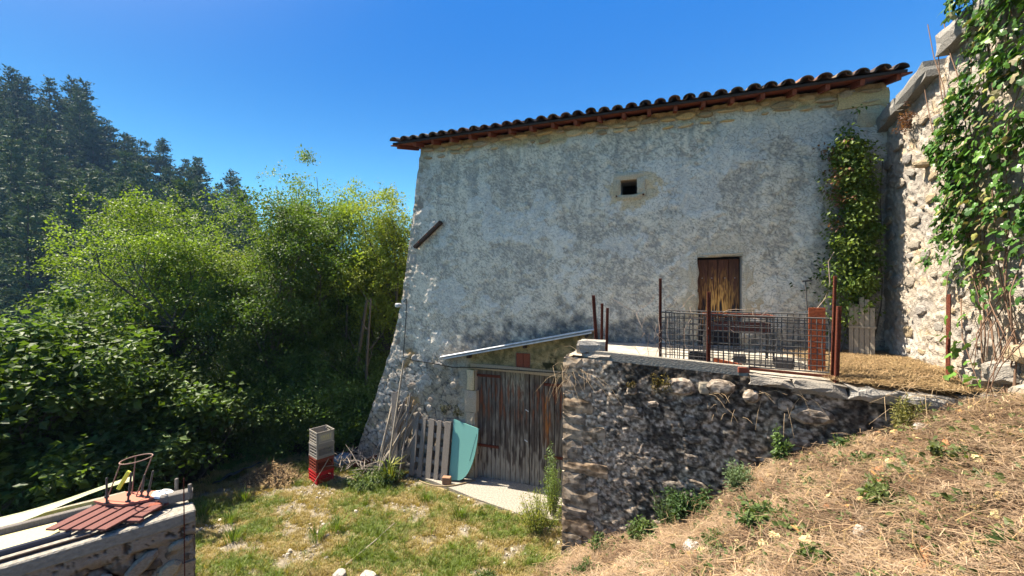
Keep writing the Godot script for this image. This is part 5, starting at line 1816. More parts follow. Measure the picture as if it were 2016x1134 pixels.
	s.tube([Vector3(0.17, 0.05, 0), Vector3(0.21, 0.05, 0)], [0.03], 8)
	obj("cap", s.mesh(), M.blue_plastic, can)
	s = Shape.new()
	s.tube([Vector3(-0.08, 0.1, 0), Vector3(-0.05, 0.14, 0), Vector3(0.06, 0.14, 0), Vector3(0.09, 0.1, 0)], [0.014], 6)
	obj("handle", s.mesh(), M.blue_plastic, can)
	s = Shape.new()
	s.box(Transform3D(Basis.from_euler(Vector3(0.1, 0.4, 0.25)), on_ground(-3.15, 9.0, 0.12)), Vector3(0.7, 0.16, 0.03), 0.004)
	tag(obj("red_board", s.mesh(), M.red_wood), "dark red board lying under the twigs by the poles", "board")
	# heap of dry grass
	var heap := Shape.new()
	for k in 2600:
		var an := r.randf() * TAU
		var d := sqrt(r.randf())
		var hh := 0.40 * pow(1.0 - d, 0.8) * (0.8 + 0.3 * sin(an * 3.0))
		var at := Vector3(cos(an) * d * 0.75, hh * r.randf_range(0.55, 1.0), sin(an) * d * 0.48)
		var e := Vector3(r.randfn(), r.randfn() * 0.45, r.randfn()).normalized() * r.randf_range(0.08, 0.22)
		var w := e.cross(Vector3.UP).normalized() * 0.006
		var t := r.randf_range(0.5, 1.3)
		heap.col = Color(0.21, 0.13, 0.065).lerp(Color(0.34, 0.25, 0.13), r.randf()) * t
		heap.tri(at - w, at + w, at + e)
	for k in 24:
		for j in 6:
			var p := func(a: int, b: int) -> Vector3:
				var an := TAU * a / 24.0
				var d := 1.0 - b / 6.0
				return Vector3(cos(an) * d * 0.72, 0.36 * pow(1.0 - d, 0.8) * (0.8 + 0.3 * sin(an * 3.0)) - 0.03, sin(an) * d * 0.46)
			heap.col = Color(0.10, 0.065, 0.035)
			heap.quad(p.call(k + 1, j), p.call(k, j), p.call(k, j + 1), p.call(k + 1, j + 1))
	tag(kind(obj("dry_grass_heap", heap.mesh(), M.straw, null, Transform3D(Basis(), on_ground(-4.95, 8.35, -0.02))), "stuff"), "brown heap of dry cut grass beside the bottle crates", "heap")
	s = Shape.new()
	var sheet_at := on_ground(-5.75, 8.3, 0.0)
	for k in 8:
		for j in 4:
			var p := func(a: int, b: int) -> Vector3: return sheet_at + Vector3(-0.25 + a * 0.085, 0.02 + 0.30 * a / 8.0 * (1.0 - 0.3 * b / 4.0) + 0.03 * sin(a * 2.0 + b * 1.7), 0.25 - b * 0.12 - a * 0.02)
			s.quad(p.call(k, j), p.call(k + 1, j), p.call(k + 1, j + 1), p.call(k, j + 1))
	tag(obj("dark_tarp", s.mesh(), mat("tarp", lin(0.055, 0.06, 0.055), 0.6)), "dark crumpled tarp at the edge of the dry grass heap", "tarp")
	# thin stick propped before the crates and a bent twig
	s = Shape.new()
	s.tube([on_ground(-3.95, 8.0, 0.01), foot + Vector3(0.25, 0.55, 0.22)], [0.008, 0.006], 5)
	tag(obj("thin_stick", s.mesh(), M.pale_wood), "thin pale stick propped against the front of the crates", "stick")
	# bleached stick lying in the grass
	s = Shape.new()
	var sa := on_ground(-2.35, 5.75, 0.03)
	var sb := on_ground(-1.95, 6.75, 0.05)
	s.tube([sa, sa.lerp(sb, 0.5) + Vector3(0.03, 0.01, 0), sb], [0.012, 0.011, 0.007], 6)
	tag(obj("long_stick", s.mesh(), M.pale_wood), "long bleached stick lying across the yard's grass", "stick")
	# planks gate in the wall's corner
	var gate := thing("plank_gate", "small bleached plank gate leaning in the corner under the climber", "gate", barn_frame * Transform3D(Basis(Vector3.UP, -0.35), Vector3(1.66, 2.93, 0.34)))
	for k in 5:
		s = Shape.new()
		s.span(Vector3(k * 0.058, r.randf_range(0.0, 0.03), 0.0), Vector3(k * 0.058 + 0.052, 0.78 + r.randf_range(-0.12, 0.14), 0.016), 0.003)
		obj("plank", s.mesh(), M.pale_wood, gate)
	for y in [0.42]:
		s = Shape.new()
		s.span(Vector3(-0.01, y, 0.0165), Vector3(0.30, y + 0.035, 0.032), 0.003)
		obj("crossbar", s.mesh(), M.pale_wood, gate)
	# loose rocks
	var rocks := [["big pale rock half buried at the yard's edge", -1.95, 5.5, 0.3], ["pale rock beside the big one at the yard's edge", -2.35, 5.55, 0.25], ["pale stone with a dark side in the straw", 2.35, 2.72, 0.16], ["flat grey stone on the strawy bank", 2.95, 3.35, 0.13], ["small white stone high on the strawy bank", 2.6, 4.15, 0.1], ["grey stone near the tall wall's foot", 4.0, 3.95, 0.16], ["rounded grey stone low on the strawy bank", 1.65, 3.7, 0.22], ["pale stone below the weeds of the terrace wall", 1.95, 4.6, 0.16], ["small stone at the pier's foot", 1.0, 4.75, 0.12], ["whitish stone in the middle of the yard's grass", -1.55, 6.4, 0.1], ["grey stone in the gravel patch of the yard", -3.0, 6.9, 0.1], ["flat pale stone between grass tufts", -2.7, 5.9, 0.1], ["small pale stone by the straw's lower edge", 0.35, 5.0, 0.08], ["brownish stone half hidden in the straw", 1.45, 4.25, 0.13], ["pale stone near the concrete apron", -0.9, 7.2, 0.09]]
	var rt := stone_tones("loose rock", [Color(0.48, 0.43, 0.37), Color(0.40, 0.37, 0.33), Color(0.54, 0.50, 0.44)])
	for q2 in rocks:
		var w: float = q2[3]
		var o := obj("rock", stone_mesh(r, w, w * 0.75, w * 0.3, 10), rt[r.randi() % 3], null, Transform3D(Basis(Vector3.UP, r.randf() * TAU) * Basis(Vector3.RIGHT, -PI / 2 + r.randf_range(-0.25, 0.25)), on_ground(q2[1], q2[2], w * 0.02)))
		tag(o, q2[0], "rock", "loose rocks on the ground")


# --- climbers ---
func lobed_leaf(s: Shape, at: Transform3D, size: float) -> void:   # five lobes, folded along the middle, hanging towards -y
	var pts := [Vector3(0, 0.1, 0), Vector3(0.32, 0.12, 0.05), Vector3(0.5, -0.22, -0.02), Vector3(0.26, -0.36, 0.06), Vector3(0.30, -0.72, 0.0), Vector3(0.0, -1.0, -0.08)]
	var mid := Vector3(0, -0.35, 0.09)
	for side in [1.0, -1.0]:
		for k in pts.size() - 1:
			var a: Vector3 = pts[k]
			var b: Vector3 = pts[k + 1]
			a.x *= side
			b.x *= side
			if side > 0:
				s.tri(at * (mid * size), at * (b * size), at * (a * size))
			else:
				s.tri(at * (mid * size), at * (a * size), at * (b * size))


func creeper_edge(v: float) -> float:   # where the creeper's ragged border runs on the tall wall
	var e := 1.58 + 0.10 * sin(v * 4.1) + 0.07 * sin(v * 9.7 + 1.0)
	e += 0.45 * smoothstep(4.25, 3.75, v)
	e += 0.38 * smoothstep(5.5, 6.3, v) - 0.1 * smoothstep(6.6, 6.9, v)
	return e


func make_climbers() -> void:
	var r := random(300)
	var ivy := thing("wall_creeper", "large-leaved green creeper hanging down the tall sunlit wall", "climbing plant", barn_frame)
	var s := Shape.new()
	for k in 9:
		var p := Vector3(2.16, r.randf_range(2.6, 3.2), r.randf_range(1.9, 3.2))
		var pts := [p]
		for j in 9:
			p += Vector3(r.randfn() * 0.01, 0.45, -0.06 + r.randfn() * 0.1)
			p.x = clampf(p.x, 2.12, 2.18)
			pts.append(p)
		s.tube(pts, [0.009, 0.007, 0.006, 0.005, 0.005], 5)
	for k in 14:
		var p := Vector3(2.12, r.randf_range(3.4, 4.4), r.randf_range(1.7, 2.8))
		var e := p + Vector3(-0.12, -r.randf_range(0.4, 1.0), r.randfn() * 0.2)
		s.tube([p, p.lerp(e, 0.5) + Vector3(-0.08, 0, 0.05), e], [0.006, 0.005, 0.003], 4)
	obj("stems", s.mesh(), mat("reddish_stem", lin(0.17, 0.105, 0.07), 0.9), ivy)
	var shapes := []
	for k in 4:
		s = Shape.new()
		lobed_leaf(s, Transform3D(Basis.from_euler(Vector3(0.1 * k, 0.2 * k - 0.3, 0)), Vector3.ZERO), 1.0)
		shapes.append(s.mesh())
	var greens := []
	for c in [Color(0.05, 0.12, 0.02), Color(0.07, 0.155, 0.026), Color(0.035, 0.09, 0.018), Color(0.10, 0.19, 0.03), Color(0.16, 0.14, 0.07)]:
		var m: StandardMaterial3D = M.ivy.duplicate()
		m.vertex_color_use_as_albedo = false
		m.albedo_color = (c as Color).linear_to_srgb()
		greens.append(m)
	var hang := func(p: Vector3, size: float) -> Transform3D:
		var b := Basis(Vector3.UP, -PI / 2 + r.randfn() * 0.45) * Basis(Vector3.RIGHT, -0.55 + r.randfn() * 0.35) * Basis(Vector3(0, 0, 1), r.randfn() * 0.5)
		return Transform3D(b.scaled(Vector3(size, size, size)), p)
	var places := []
	var tints := []
	var singles := 0
	for k in 9500:
		var v := r.randf_range(3.75, 7.15)
		var sp := creeper_edge(v) + pow(r.randf(), 1.2) * 2.6
		var density := 1.0
		if noise_b.get_noise_2d(sp * 40.0, v * 25.0) > 0.12 - 0.25 * smoothstep(1.8, 2.1, sp):
			density = 0.3
		density *= lerpf(1.0, 0.8, smoothstep(5.4, 6.3, v))
		if v < 4.2:
			density *= 0.25
		if r.randf() > density:
			continue
		var outward := r.randf()
		var p := Vector3(2.13 - 0.16 * outward, v, sp)
		var size := r.randf_range(0.045, 0.088)
		var dry := sp > 1.75 and noise_b.get_noise_2d(sp * 30.0 + 90.0, v * 14.0) > -0.02 and r.randf() < 0.22
		if singles < 300 and sp < 2.55 and outward > 0.45:
			singles += 1
			obj("leaf", shapes[r.randi() % 4], greens[4] if dry else greens[r.randi() % 4], ivy, hang.call(p, size))
		else:
			places.append(hang.call(p, size))
			var c: Color = Color(0.21, 0.18, 0.10) if dry else [Color(0.05, 0.12, 0.02), Color(0.07, 0.155, 0.026), Color(0.035, 0.09, 0.018)][r.randi() % 3]
			tints.append(c * r.randf_range(0.8, 1.2))
	# a few sprays over the coping and down at the corner of the terrace
	for k in 130:
		var q := r.randi() % 3
		var p := Vector3(2.2 + r.randf() * 0.35 - 0.15, 6.98 + r.randf() * 0.16, r.randf_range(1.62, 2.5))
		if q == 1:
			p = Vector3(2.05 - r.randf() * 0.1, r.randf_range(2.95, 3.7), r.randf_range(1.75, 2.3))
			if r.randf() < 0.5:
				continue
		places.append(hang.call(p, r.randf_range(0.06, 0.11)))
		tints.append(Color(0.09, 0.18, 0.03) * r.randf_range(0.7, 1.3))
	many("foliage", shapes[0], M.ivy, places, tints, ivy)
	# finer climber in the corner where the barn meets that wall
	var twig := twig_mesh(8, 12, 0.12, 0.06, 0.034)
	var fine := thing("corner_climber", "narrow bushy climber growing up the corner between barn and tall wall", "climbing plant", barn_frame)
	s = Shape.new()
	for k in 9:
		var p := Vector3(1.8 + r.randfn() * 0.1, 2.95, 0.15 + r.randf() * 0.15)
		var pts := [p]
		for j in 8:
			p += Vector3(r.randfn() * 0.05, 0.36, r.randfn() * 0.03)
			p.z = maxf(p.z, 0.06)
			pts.append(p)
		s.tube(pts, [0.013, 0.011, 0.009, 0.007], 5)
	obj("stems", s.mesh(), M.bark, fine)
	places = []
	tints = []
	var tufts := []
	for k in 38:
		var v := 3.3 + 2.75 * pow(r.randf(), 0.85)
		var spread := 0.12 * smoothstep(6.3, 5.5, v) + 0.02
		tufts.append([Vector3(r.randfn() * spread, v, 0.08 + 0.34 * r.randf()), r.randf_range(0.05, 0.15)])
	for k in 1500:
		var tuft: Array = tufts[r.randi() % tufts.size()]
		var v: float = tuft[0].y + r.randfn() * tuft[1] * 1.4
		if (v < 3.9 and r.randf() < 0.75):
			continue
		var mid := 1.77 + 0.04 * sin(v * 3.0)
		var p := Vector3(mid + tuft[0].x + r.randfn() * tuft[1], v, maxf(0.05, tuft[0].z + r.randfn() * tuft[1] * 0.7))
		p.x -= 0.15 * p.z
		if p.x > 2.10 - 0.32 * p.z + 0.03 * r.randfn():
			continue
		places.append(Transform3D(Basis.from_euler(Vector3(r.randfn() * 0.4, r.randf() * TAU, r.randfn() * 0.4)), p))
		var c := Color(0.08, 0.14, 0.025).lerp(Color(0.17, 0.23, 0.045), r.randf())
		if v > 4.8 and p.x < mid - 0.12 and r.randf() < 0.3:
			c = Color(0.20, 0.10, 0.06)
		tints.append(c * r.randf_range(0.75, 1.2))
	many("foliage", twig, M.leaf, places, tints, fine)
	# thin ivy sprigs on the plaster
	s = Shape.new()
	for k in 5:
		var p := Vector3(1.25 + 0.1 * k, 3.95 + 0.2 * k, 0.05)
		for j in 9:
			var q := p + Vector3(r.randfn() * 0.10, r.randfn() * 0.1, 0.01)
			s.col = Color(0.04, 0.07, 0.02)
			add_leaf(s, q, Vector3(r.randfn(), r.randfn(), 0.2).normalized(), Vector3(0, 0, 1), 0.07, 0.03)
	kind(obj("sprigs", s.mesh(), M.leaf, fine), "stuff")
	# small red-leaved plant rooted under the coping
	var places2 := []
	var tints2 := []
	for k in 40:
		places2.append(Transform3D(Basis.from_euler(Vector3(r.randfn(), r.randf() * TAU, r.randfn())).scaled(Vector3(0.5, 0.5, 0.5)), Vector3(2.16 - r.randf() * 0.04, 6.15 + r.randfn() * 0.07, 0.72 + r.randfn() * 0.08)))
		tints2.append(Color(0.16, 0.075, 0.045) * r.randf_range(0.7, 1.3))
	var red := many("wall_fern", twig, M.leaf, places2, tints2)
	red.transform = barn_frame
	tag(red, "small reddish tuft growing under the tall wall's coping", "plant")


# --- weeds ---
func weed(called: String, label: String, at: Vector3, h: float, wide: float, stems: int, twig: ArrayMesh, c: Color, c2: Color, sd: int, straight := false) -> void:
	var r := random(sd)
	var o := thing(called, label, "plant", Transform3D(Basis(), at), "")
	var s := Shape.new()
	var places := []
	var tints := []
	for k in stems:
		var a := r.randf() * TAU
		var tip := Vector3(cos(a) * wide * r.randf(), h * r.randf_range(0.6, 1.05), sin(a) * wide * r.randf())
		var foot := Vector3(tip.x * 0.25, -0.03, tip.z * 0.25)
		s.tube([foot, foot.lerp(tip, 0.6) + Vector3(0, 0.03, 0), tip], [0.005, 0.004, 0.002], 4)
		var n := 4 if not straight else 7
		for j in n:
			var f := lerpf(0.3, 1.0, (j + 0.5) / n)
			var sc := r.randf_range(0.7, 1.2) * lerpf(1.0, 0.6, f)
			places.append(Transform3D(Basis.from_euler(Vector3(r.randfn() * 0.3, r.randf() * TAU, r.randfn() * 0.3)).scaled(Vector3(sc, sc, sc)), foot.lerp(tip, f)))
			tints.append(c.lerp(c2, r.randf()) * r.randf_range(0.8, 1.25))
	obj("stems", s.mesh(), M.straw if false else mat("weed_stem", lin(0.10, 0.12, 0.04), 0.8), o)
	many("foliage", twig, M.leaf, places, tints, o)


func make_weeds() -> void:
	var t := twig_mesh(12, 8, 0.075, 0.075, 0.04)
	var fine := twig_mesh(13, 12, 0.08, 0.06, 0.018)
	var round_leaf := twig_mesh(14, 6, 0.06, 0.06, 0.05)
	var g := Color(0.055, 0.10, 0.028)
	var g2 := Color(0.12, 0.165, 0.05)
	var blue := Color(0.10, 0.16, 0.07)
	weed("yellow_green_shrub", "bright yellow-green bushy weed at the foot of the terrace pier", on_ground(0.42, 6.55), 0.62, 0.5, 46, fine, Color(0.15, 0.20, 0.03), Color(0.27, 0.28, 0.045), 401)
	weed("yellow_green_shrub", "taller green weed squeezed between pier and barn door", on_ground(0.72, 7.0), 0.95, 0.26, 30, fine, Color(0.10, 0.17, 0.03), Color(0.18, 0.24, 0.045), 402)
	weed("weed", "pale grey-green leafy plant by the big door's edge", on_ground(0.70, 7.25), 1.2, 0.16, 10, t, blue, Color(0.17, 0.23, 0.12), 403)
	var ter := func(tt: float, out: float) -> Vector3:
		var p := terrace_frame * Vector3(tt, 0, out)
		return on_ground(p.x, -p.z)
	weed("weed", "tallest upright weed standing against the terrace wall", ter.call(1.98, 0.12), 0.46, 0.10, 8, t, g, Color(0.14, 0.22, 0.07), 411, true)
	weed("weed", "grey-green bushy weed at the edge of the terrace wall's shade", ter.call(1.55, 0.30), 0.36, 0.2, 20, fine, blue, Color(0.16, 0.22, 0.12), 412, true)
	weed("weed", "dark weed patch in the shade at the terrace wall's foot", ter.call(1.0, 0.14), 0.42, 0.34, 26, t, Color(0.04, 0.09, 0.025), g, 413)
	weed("weed", "tall grassy weed against the terrace wall's dark stones", ter.call(0.75, 0.10), 0.6, 0.22, 16, fine, Color(0.05, 0.09, 0.03), g, 414)
	weed("weed", "round-leaved creeping weed at the pier's foot", ter.call(-0.05, 0.22), 0.17, 0.3, 18, round_leaf, g, g2, 415)
	weed("weed", "leafy weed lower down the terrace wall's foot", ter.call(0.45, 0.2), 0.25, 0.24, 18, t, g, g2, 416)
	weed("weed", "small weed rooted in the upper bank near the wall", ter.call(2.55, 0.22), 0.14, 0.12, 9, t, g, g2, 417)
	weed("weed", "dry olive weed leaning out from the coping's end", ter.call(3.05, 0.16), 0.34, 0.25, 14, fine, Color(0.16, 0.16, 0.05), Color(0.24, 0.22, 0.08), 418)
	var bank := [["low green weed clump in the middle of the bank", 2.15, 3.35, 0.17, 0.3, 26], ["light green rosette at the bottom of the bank", 1.95, 2.62, 0.15, 0.18, 18], ["fresh green tuft beside the rounded grey stone", 1.72, 3.45, 0.15, 0.12, 12], ["dark green weed near the tall wall side of the bank", 2.72, 2.9, 0.13, 0.18, 14], ["creeping weed patch halfway up the bank", 2.3, 4.05, 0.1, 0.24, 16], ["green weed just below the pier's corner", 0.95, 4.9, 0.12, 0.25, 16], ["yellowish weed on the bank's upper part", 3.3, 3.75, 0.1, 0.16, 10], ["green weed at the picture's edge on the bank", 3.35, 3.1, 0.12, 0.2, 14], ["small weed between straw and grass", 0.2, 4.75, 0.12, 0.2, 12], ["broad green weed at the yard's near edge", -0.35, 5.5, 0.14, 0.28, 18]]
	for k in bank.size():
		var q: Array = bank[k]
		weed("weed", q[0], on_ground(q[1], q[2]), q[3] * [0.75, 0.5, 0.9, 0.6, 0.45][k % 5], q[4] * [1.2, 0.8, 1.0, 1.4, 0.7][k % 5], q[5], [t, round_leaf, fine][k % 3], g.lerp(Color(0.12, 0.11, 0.05), 0.2 * (k % 4)), g2, 430 + k)
	var yard := [["leafy weed bank between the poles and the pallet", -2.55, 8.25, 0.3, 0.4, 30], ["pale leafy weeds sprawling before the twig heap", -2.95, 8.1, 0.22, 0.45, 34]]
	for k in yard.size():
		var q: Array = yard[k]
		weed("weed", q[0], on_ground(q[1], q[2]), q[3], q[4], q[5], t, g, Color(0.15, 0.2, 0.06), 450 + k)
	# sword-leaved plant among the poles
	var r := random(460)
	var iris := thing("sword_leaved_plant", "yellow-green sword-leaved plant among the leaning poles", "plant", Transform3D(Basis(), barn_frame * Vector3(-6.05, 0.0, 0.75)))
	for k in 26:
		var s := Shape.new()
		var a := r.randf() * TAU
		var d := Vector3(cos(a), 0, sin(a))
		var l := r.randf_range(0.35, 0.7)
		var w := d.cross(Vector3.UP) * 0.016
		var p0 := d * 0.04
		var p1 := d * 0.12 * r.randf_range(0.5, 1.6) + Vector3(0, l * 0.6, 0)
		var p2 := d * l * r.randf_range(0.3, 0.7) + Vector3(0, l * r.randf_range(0.55, 0.95), 0)
		s.col = Color(0.10, 0.15, 0.03).lerp(Color(0.26, 0.25, 0.05), r.randf())
		s.quad(p0 - w, p0 + w, p1 + w, p1 - w)
		s.tri(p1 - w, p1 + w, p2)
		obj("leaf", s.mesh(), M.grass, iris)


# --- grass, straw, leaves, pebbles ---
func make_ground_cover() -> void:
	var r := random(500)
	var tuft := func(sd: int, blades: int, h: float, spread: float) -> ArrayMesh:
		var q := random(sd)
		var s := Shape.new()
		for k in blades:
			var a := q.randf() * TAU
			var d := Vector3(cos(a), 0, sin(a))
			var at := d * q.randf() * spread * 0.5
			var l := h * q.randf_range(0.5, 1.15)
			var out := d * l * q.randf_range(0.1, 0.75)
			var w := d.cross(Vector3.UP) * 0.0035
			var mid := at + out * 0.35 + Vector3(0, l * 0.6, 0)
			var tone := q.randf_range(0.75, 1.25)
			s.col = Color(tone, tone, tone)
			s.quad(at - w, at + w, mid + w * 0.8, mid - w * 0.8)
			s.tri(mid - w * 0.8, mid + w * 0.8, at + out + Vector3(0, l * q.randf_range(0.7, 0.95), 0))
		return s.mesh()
	var short: ArrayMesh = tuft.call(1, 16, 0.075, 0.12)
	var long: ArrayMesh = tuft.call(2, 20, 0.16, 0.10)
	var places := []
	var tints := []
	var lp := []
	var lt := []
	for k in 56000:
		var x := r.randf_range(-6.4, 1.9)
		var z := r.randf_range(4.4, 9.6)
		var bank := slope_share(x, z)
		if r.randf() < bank * 1.3:
			continue
		var p := Vector3(x, 0, -z)
		var b := barn_frame.affine_inverse() * p
		if b.z < 0.12 or (b.x > -5.6 and b.z < 0.6 + 0.32 * smoothstep(-5.2, -3.5, b.x) and b.x < -2.2):
			continue
		var t := terrace_frame.affine_inverse() * p
		if t.x > -0.7 and t.z < 0.02:
			continue
		var n1 := noise_b.get_noise_2d(x * 14.0, z * 22.0)
		var n2 := noise_a.get_noise_2d(x * 160.0, z * 160.0)
		var n3 := noise_b.get_noise_2d(x * 120.0 + 40.0, z * 120.0)
		var gravel := smoothstep(0.05, 0.25, n2 * 0.8 + n1 * 0.9 - 0.05)
		if r.randf() < gravel * 0.86:
			continue
		var lush := smoothstep(0.05, -0.2, n1 + n3 * 0.4 + 0.2 * r.randfn())
		var c := Color(0.37, 0.29, 0.12).lerp(Color(0.14, 0.195, 0.03), lush)
		var j := r.randf_range(0.75, 1.25)
		var x3 := Transform3D(Basis(Vector3.UP, r.randf() * TAU).scaled(Vector3.ONE * r.randf_range(0.6, 1.2)), on_ground(x, z, -0.01))
		if r.randf() < 0.05 * lush:
			lp.append(x3)
			lt.append(c * j)
		else:
			places.append(x3)
			tints.append(c * j)
	tag(many("grass", short, M.grass, places, tints), "short patchy green and yellow grass of the yard", "grass")
	# tall tufts one can pick out
	tag(many("tall_grass", long, M.grass, lp, lt), "longer grass blades scattered in the yard", "grass")
	var n := 0
	for q in [["grass tuft on the gravel nearest the low wall", -4.35, 6.35], ["bright tuft in the middle of the gravel", -2.85, 6.6], ["dark tuft beside the middle gravel's tuft", -3.05, 6.35], ["lush tuft before the dry grass heap", -5.0, 7.55], ["tall tuft at the edge of the shade behind the low wall", -5.4, 7.1], ["lush tuft close to the low wall's end", -4.75, 6.85], ["green tuft before the pallet", -1.6, 7.55], ["thick tuft by the apron's edge", -0.9, 7.0]]:
		var g := thing("grass_tuft", q[0], "grass tuft", Transform3D(Basis(), on_ground(q[1], q[2], -0.01)), "tufts of tall grass")
		var s := Shape.new()
		for k in 90:
			var a := r.randf() * TAU
			var d := Vector3(cos(a), 0, sin(a))
			var at := d * r.randf() * 0.12
			var l := r.randf_range(0.12, 0.26)
			var w := d.cross(Vector3.UP) * 0.004
			s.col = Color(0.07, 0.13, 0.02).lerp(Color(0.16, 0.22, 0.04), r.randf())
			s.quad(at - w, at + w, at + d * l * 0.2 + w + Vector3(0, l * 0.6, 0), at + d * l * 0.2 - w + Vector3(0, l * 0.6, 0))
			s.tri(at + d * l * 0.2 - w + Vector3(0, l * 0.6, 0), at + d * l * 0.2 + w + Vector3(0, l * 0.6, 0), at + d * l * r.randf_range(0.3, 0.7) + Vector3(0, l, 0))
		kind(obj("blades", s.mesh(), M.grass, g), "stuff")
		n += 1
	# straw on the bank and on the terrace
	var wisp := func(sd: int, count: int, reach: float, big := 1.0) -> ArrayMesh:
		var q := random(sd)
		var s := Shape.new()
		for k in count:
			var a := q.randf() * TAU
			var d := Vector3(cos(a), q.randfn() * 0.12, sin(a)).normalized()
			var at := Vector3(q.randfn() * reach * 0.4, q.randf() * 0.025, q.randfn() * reach * 0.4)
			var l := q.randf_range(0.04, 0.16) * big
			var w := d.cross(Vector3.UP).normalized() * q.randf_range(0.0009, 0.002) * lerpf(1.0, big, 0.5)
			var bow := Vector3(q.randfn() * 0.02, q.randf() * 0.025, q.randfn() * 0.02)
			var tone := q.randf_range(0.4, 1.6)
			s.col = Color(tone, tone * q.randf_range(0.9, 1.0), tone * q.randf_range(0.75, 1.0))
			var m := at + bow
			s.quad(at - d * l * 0.5 - w, at - d * l * 0.5 + w, m + w, m - w)
			s.quad(m - w, m + w, at + d * l * 0.5 + w, at + d * l * 0.5 - w)
		return s.mesh()
	var straw := [wisp.call(31, 26, 0.16), wisp.call(32, 26, 0.18), wisp.call(33, 14, 0.25, 1.5)]
	for kk in 3:
		places = []
		tints = []
		for k in (10500 if kk < 2 else 2600):
			var x := r.randf_range(-0.6, 5.2)
			var z := r.randf_range(1.0, 6.2)
			if absf(x) > z * 1.35 + 0.4 or r.randf() > slope_share(x, z):
				continue
			var p := Vector3(x, 0, -z)
			var t := terrace_frame.affine_inverse() * p
			if t.x > -0.7 and t.z < 0.02:
				continue
			if (barn_frame.affine_inverse() * p).x > 2.15:
				continue
			if r.randf() < 0.85 * smoothstep(0.05, 0.3, noise_b.get_noise_2d(x * 34.0 + 60.0, z * 34.0 + 5.0)):
				continue
			places.append(Transform3D(Basis(Vector3.UP, r.randf() * TAU).scaled(Vector3.ONE * r.randf_range(0.7, 1.2)), on_ground(x, z, 0.004)))
			var pale := clampf(0.5 + 1.2 * noise_b.get_noise_2d(x * 30.0, z * 30.0) + 0.3 * r.randfn(), 0, 1)
			tints.append(Color(0.10, 0.056, 0.036).lerp(Color(0.33, 0.225, 0.14), pale) if kk == 0 else Color(0.11, 0.075, 0.046).lerp(Color(0.30, 0.22, 0.145), pale) if kk == 1 else Color(0.16, 0.105, 0.062).lerp(Color(0.36, 0.255, 0.155), pale))
		var inv := terrace_frame.affine_inverse()
		for k in 350:
			var a := r.randf_range(2.45, 3.75)
			var zb := -r.randf_range(0.05, 1.6)
			if r.randf() > smoothstep(2.4, 2.9, a - 0.1 * zb):
				continue
			places.append(terrace_frame * Transform3D(Basis(Vector3.UP, r.randf() * TAU), Vector3(a, 2.86 + 0.09 * smoothstep(0.0, -0.8, zb) + r.randf() * 0.03, zb)))
			tints.append(Color(0.21, 0.135, 0.065).lerp(Color(0.36, 0.26, 0.14), r.randf()))
		tag(many("straw", straw[kk], M.straw, places, tints), ["dry cut straw covering the bank and the terrace's end", "reddish dry stalks lying among the straw of the bank", "pale loose stalks on top of the bank's straw"][kk], "straw")
	# little sprigs of green coming through the straw
	var sprig := twig_mesh(44, 7, 0.05, 0.04, 0.024)
	places = []
	tints = []
	for k in 2600:
		var x := r.randf_range(-0.3, 5.0)
		var z := r.randf_range(1.8, 5.6)
		var p := Vector3(x, 0, -z)
		var t := terrace_frame.affine_inverse() * p
		if absf(x) > z * 1.35 + 0.4 or slope_share(x, z) < 0.4 or (t.x > -0.7 and t.z < 0.05) or (barn_frame.affine_inverse() * p).x > 2.1 or noise_b.get_noise_2d(x * 28.0 + 200.0, z * 28.0) < -0.02 + 0.09 * r.randfn():
			continue
		places.append(Transform3D(Basis(Vector3.UP, r.randf() * TAU).scaled(Vector3.ONE * r.randf_range(0.9, 1.7)), on_ground(x, z, 0.045)))
		tints.append(Color(0.07, 0.12, 0.035).lerp(Color(0.15, 0.19, 0.06), r.randf()))
	tag(many("green_sprigs", sprig, M.leaf, places, tints), "low green sprigs coming up through the straw", "ground cover")
	# dry stalks on the pier's top and hanging down the terrace wall
	for q in [["tuft of dry stalks hanging from the top of the pier", Vector3(-0.52, 2.73, 0.02), 26, 0.42, -0.6], ["dry stalks growing beside the boulder on the terrace corner", Vector3(-0.5, 2.95, -0.15), 14, 0.3, 1.0], ["dry reddish stalks on the face below the first coping stone", Vector3(1.5, 2.62, 0.03), 7, 0.2, 0.1], ["dry bent stalks hanging below the middle coping stones", Vector3(2.1, 2.6, 0.03), 8, 0.26, -0.7], ["bleached twigs on the terrace wall's dark stones", Vector3(1.35, 2.42, 0.03), 8, 0.22, -0.2], ["long dry stalks arching over the coping's end", Vector3(3.2, 2.78, 0.06), 22, 0.5, 0.2]]:
		var s := Shape.new()
		for k in q[2]:
			var d := Vector3(r.randfn() * 0.6, q[4] + r.randfn() * 0.35, absf(r.randfn()) * 0.35).normalized()
			var l: float = q[3] * r.randf_range(0.4, 1.1)
			var at: Vector3 = q[1] + Vector3(r.randfn() * 0.16, r.randfn() * 0.07, 0)
			s.tube([at, at + d * l * 0.5, at + d * l + Vector3(0, -0.3 * l, 0.03)], [0.0018, 0.0014, 0.0008], 4, false)
		var o := thing("dry_stalks", q[0], "plant", terrace_frame, "dry plants on the terrace wall")
		kind(obj("stalks", s.mesh(), M.hay_stem if M.has("hay_stem") else mat("hay_stem", lin(0.42, 0.31, 0.19), 0.9), o), "stuff")
	# dead leaves
	var dead := Shape.new()
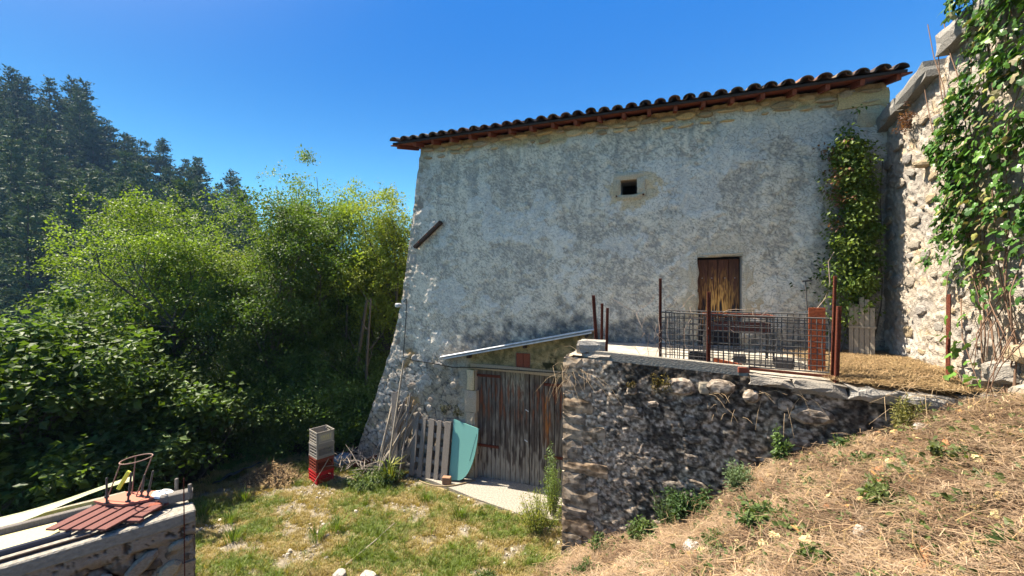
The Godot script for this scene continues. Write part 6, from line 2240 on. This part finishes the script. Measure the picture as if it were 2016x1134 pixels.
	lobed_leaf(dead, Transform3D(Basis(Vector3.RIGHT, -PI / 2), Vector3.ZERO), 1.0)
	places = []
	tints = []
	for k in 2200:
		var x := r.randf_range(0.2, 5.0)
		var z := r.randf_range(1.7, 5.6)
		var p := Vector3(x, 0, -z)
		var t := terrace_frame.affine_inverse() * p
		if absf(x) > z * 1.35 + 0.4 or r.randf() > slope_share(x, z) * smoothstep(-1.0, 3.5, x) or (t.x > -0.7 and t.z < 0.05) or (barn_frame.affine_inverse() * p).x > 2.1:
			continue
		var sc := r.randf_range(0.035, 0.075)
		places.append(Transform3D(Basis.from_euler(Vector3(r.randfn() * 0.35, r.randf() * TAU, r.randfn() * 0.35)).scaled(Vector3(sc, sc * 1.6, sc)), on_ground(x, z, 0.025)))
		tints.append([Color(0.40, 0.22, 0.08), Color(0.46, 0.31, 0.13), Color(0.24, 0.11, 0.05), Color(0.52, 0.42, 0.2)][r.randi() % 4] * r.randf_range(0.8, 1.2))
	tag(many("dead_leaves", dead.mesh(), M.straw, places, tints), "curled brown dead leaves strewn over the straw", "dead leaves")
	# pebbles of the gravel patches
	var peb := stone_mesh(random(77), 1.0, 0.8, 0.5, 7)
	places = []
	tints = []
	for k in 5200:
		var x := r.randf_range(-5.6, 1.2)
		var z := r.randf_range(4.6, 8.6)
		var n1 := noise_b.get_noise_2d(x * 14.0, z * 22.0)
		var n2 := noise_a.get_noise_2d(x * 160.0, z * 160.0)
		if r.randf() > smoothstep(0.0, 0.25, n2 * 0.8 + n1 * 0.9 - 0.05) + 0.05 or slope_share(x, z) > 0.6:
			continue
		var sc := r.randf_range(0.012, 0.04) * (1.0 + 1.2 * float(r.randf() < 0.06))
		places.append(Transform3D(Basis.from_euler(Vector3(-PI / 2 + r.randfn() * 0.3, r.randf() * TAU, r.randfn() * 0.3)).scaled(Vector3(sc, sc, sc)), on_ground(x, z, 0.004)))
		tints.append(Color(0.34, 0.30, 0.235) * r.randf_range(0.7, 1.25))
	tag(many("gravel", peb, M.straw, places, tints), "pale pebbles in the bare patches of the yard", "gravel")
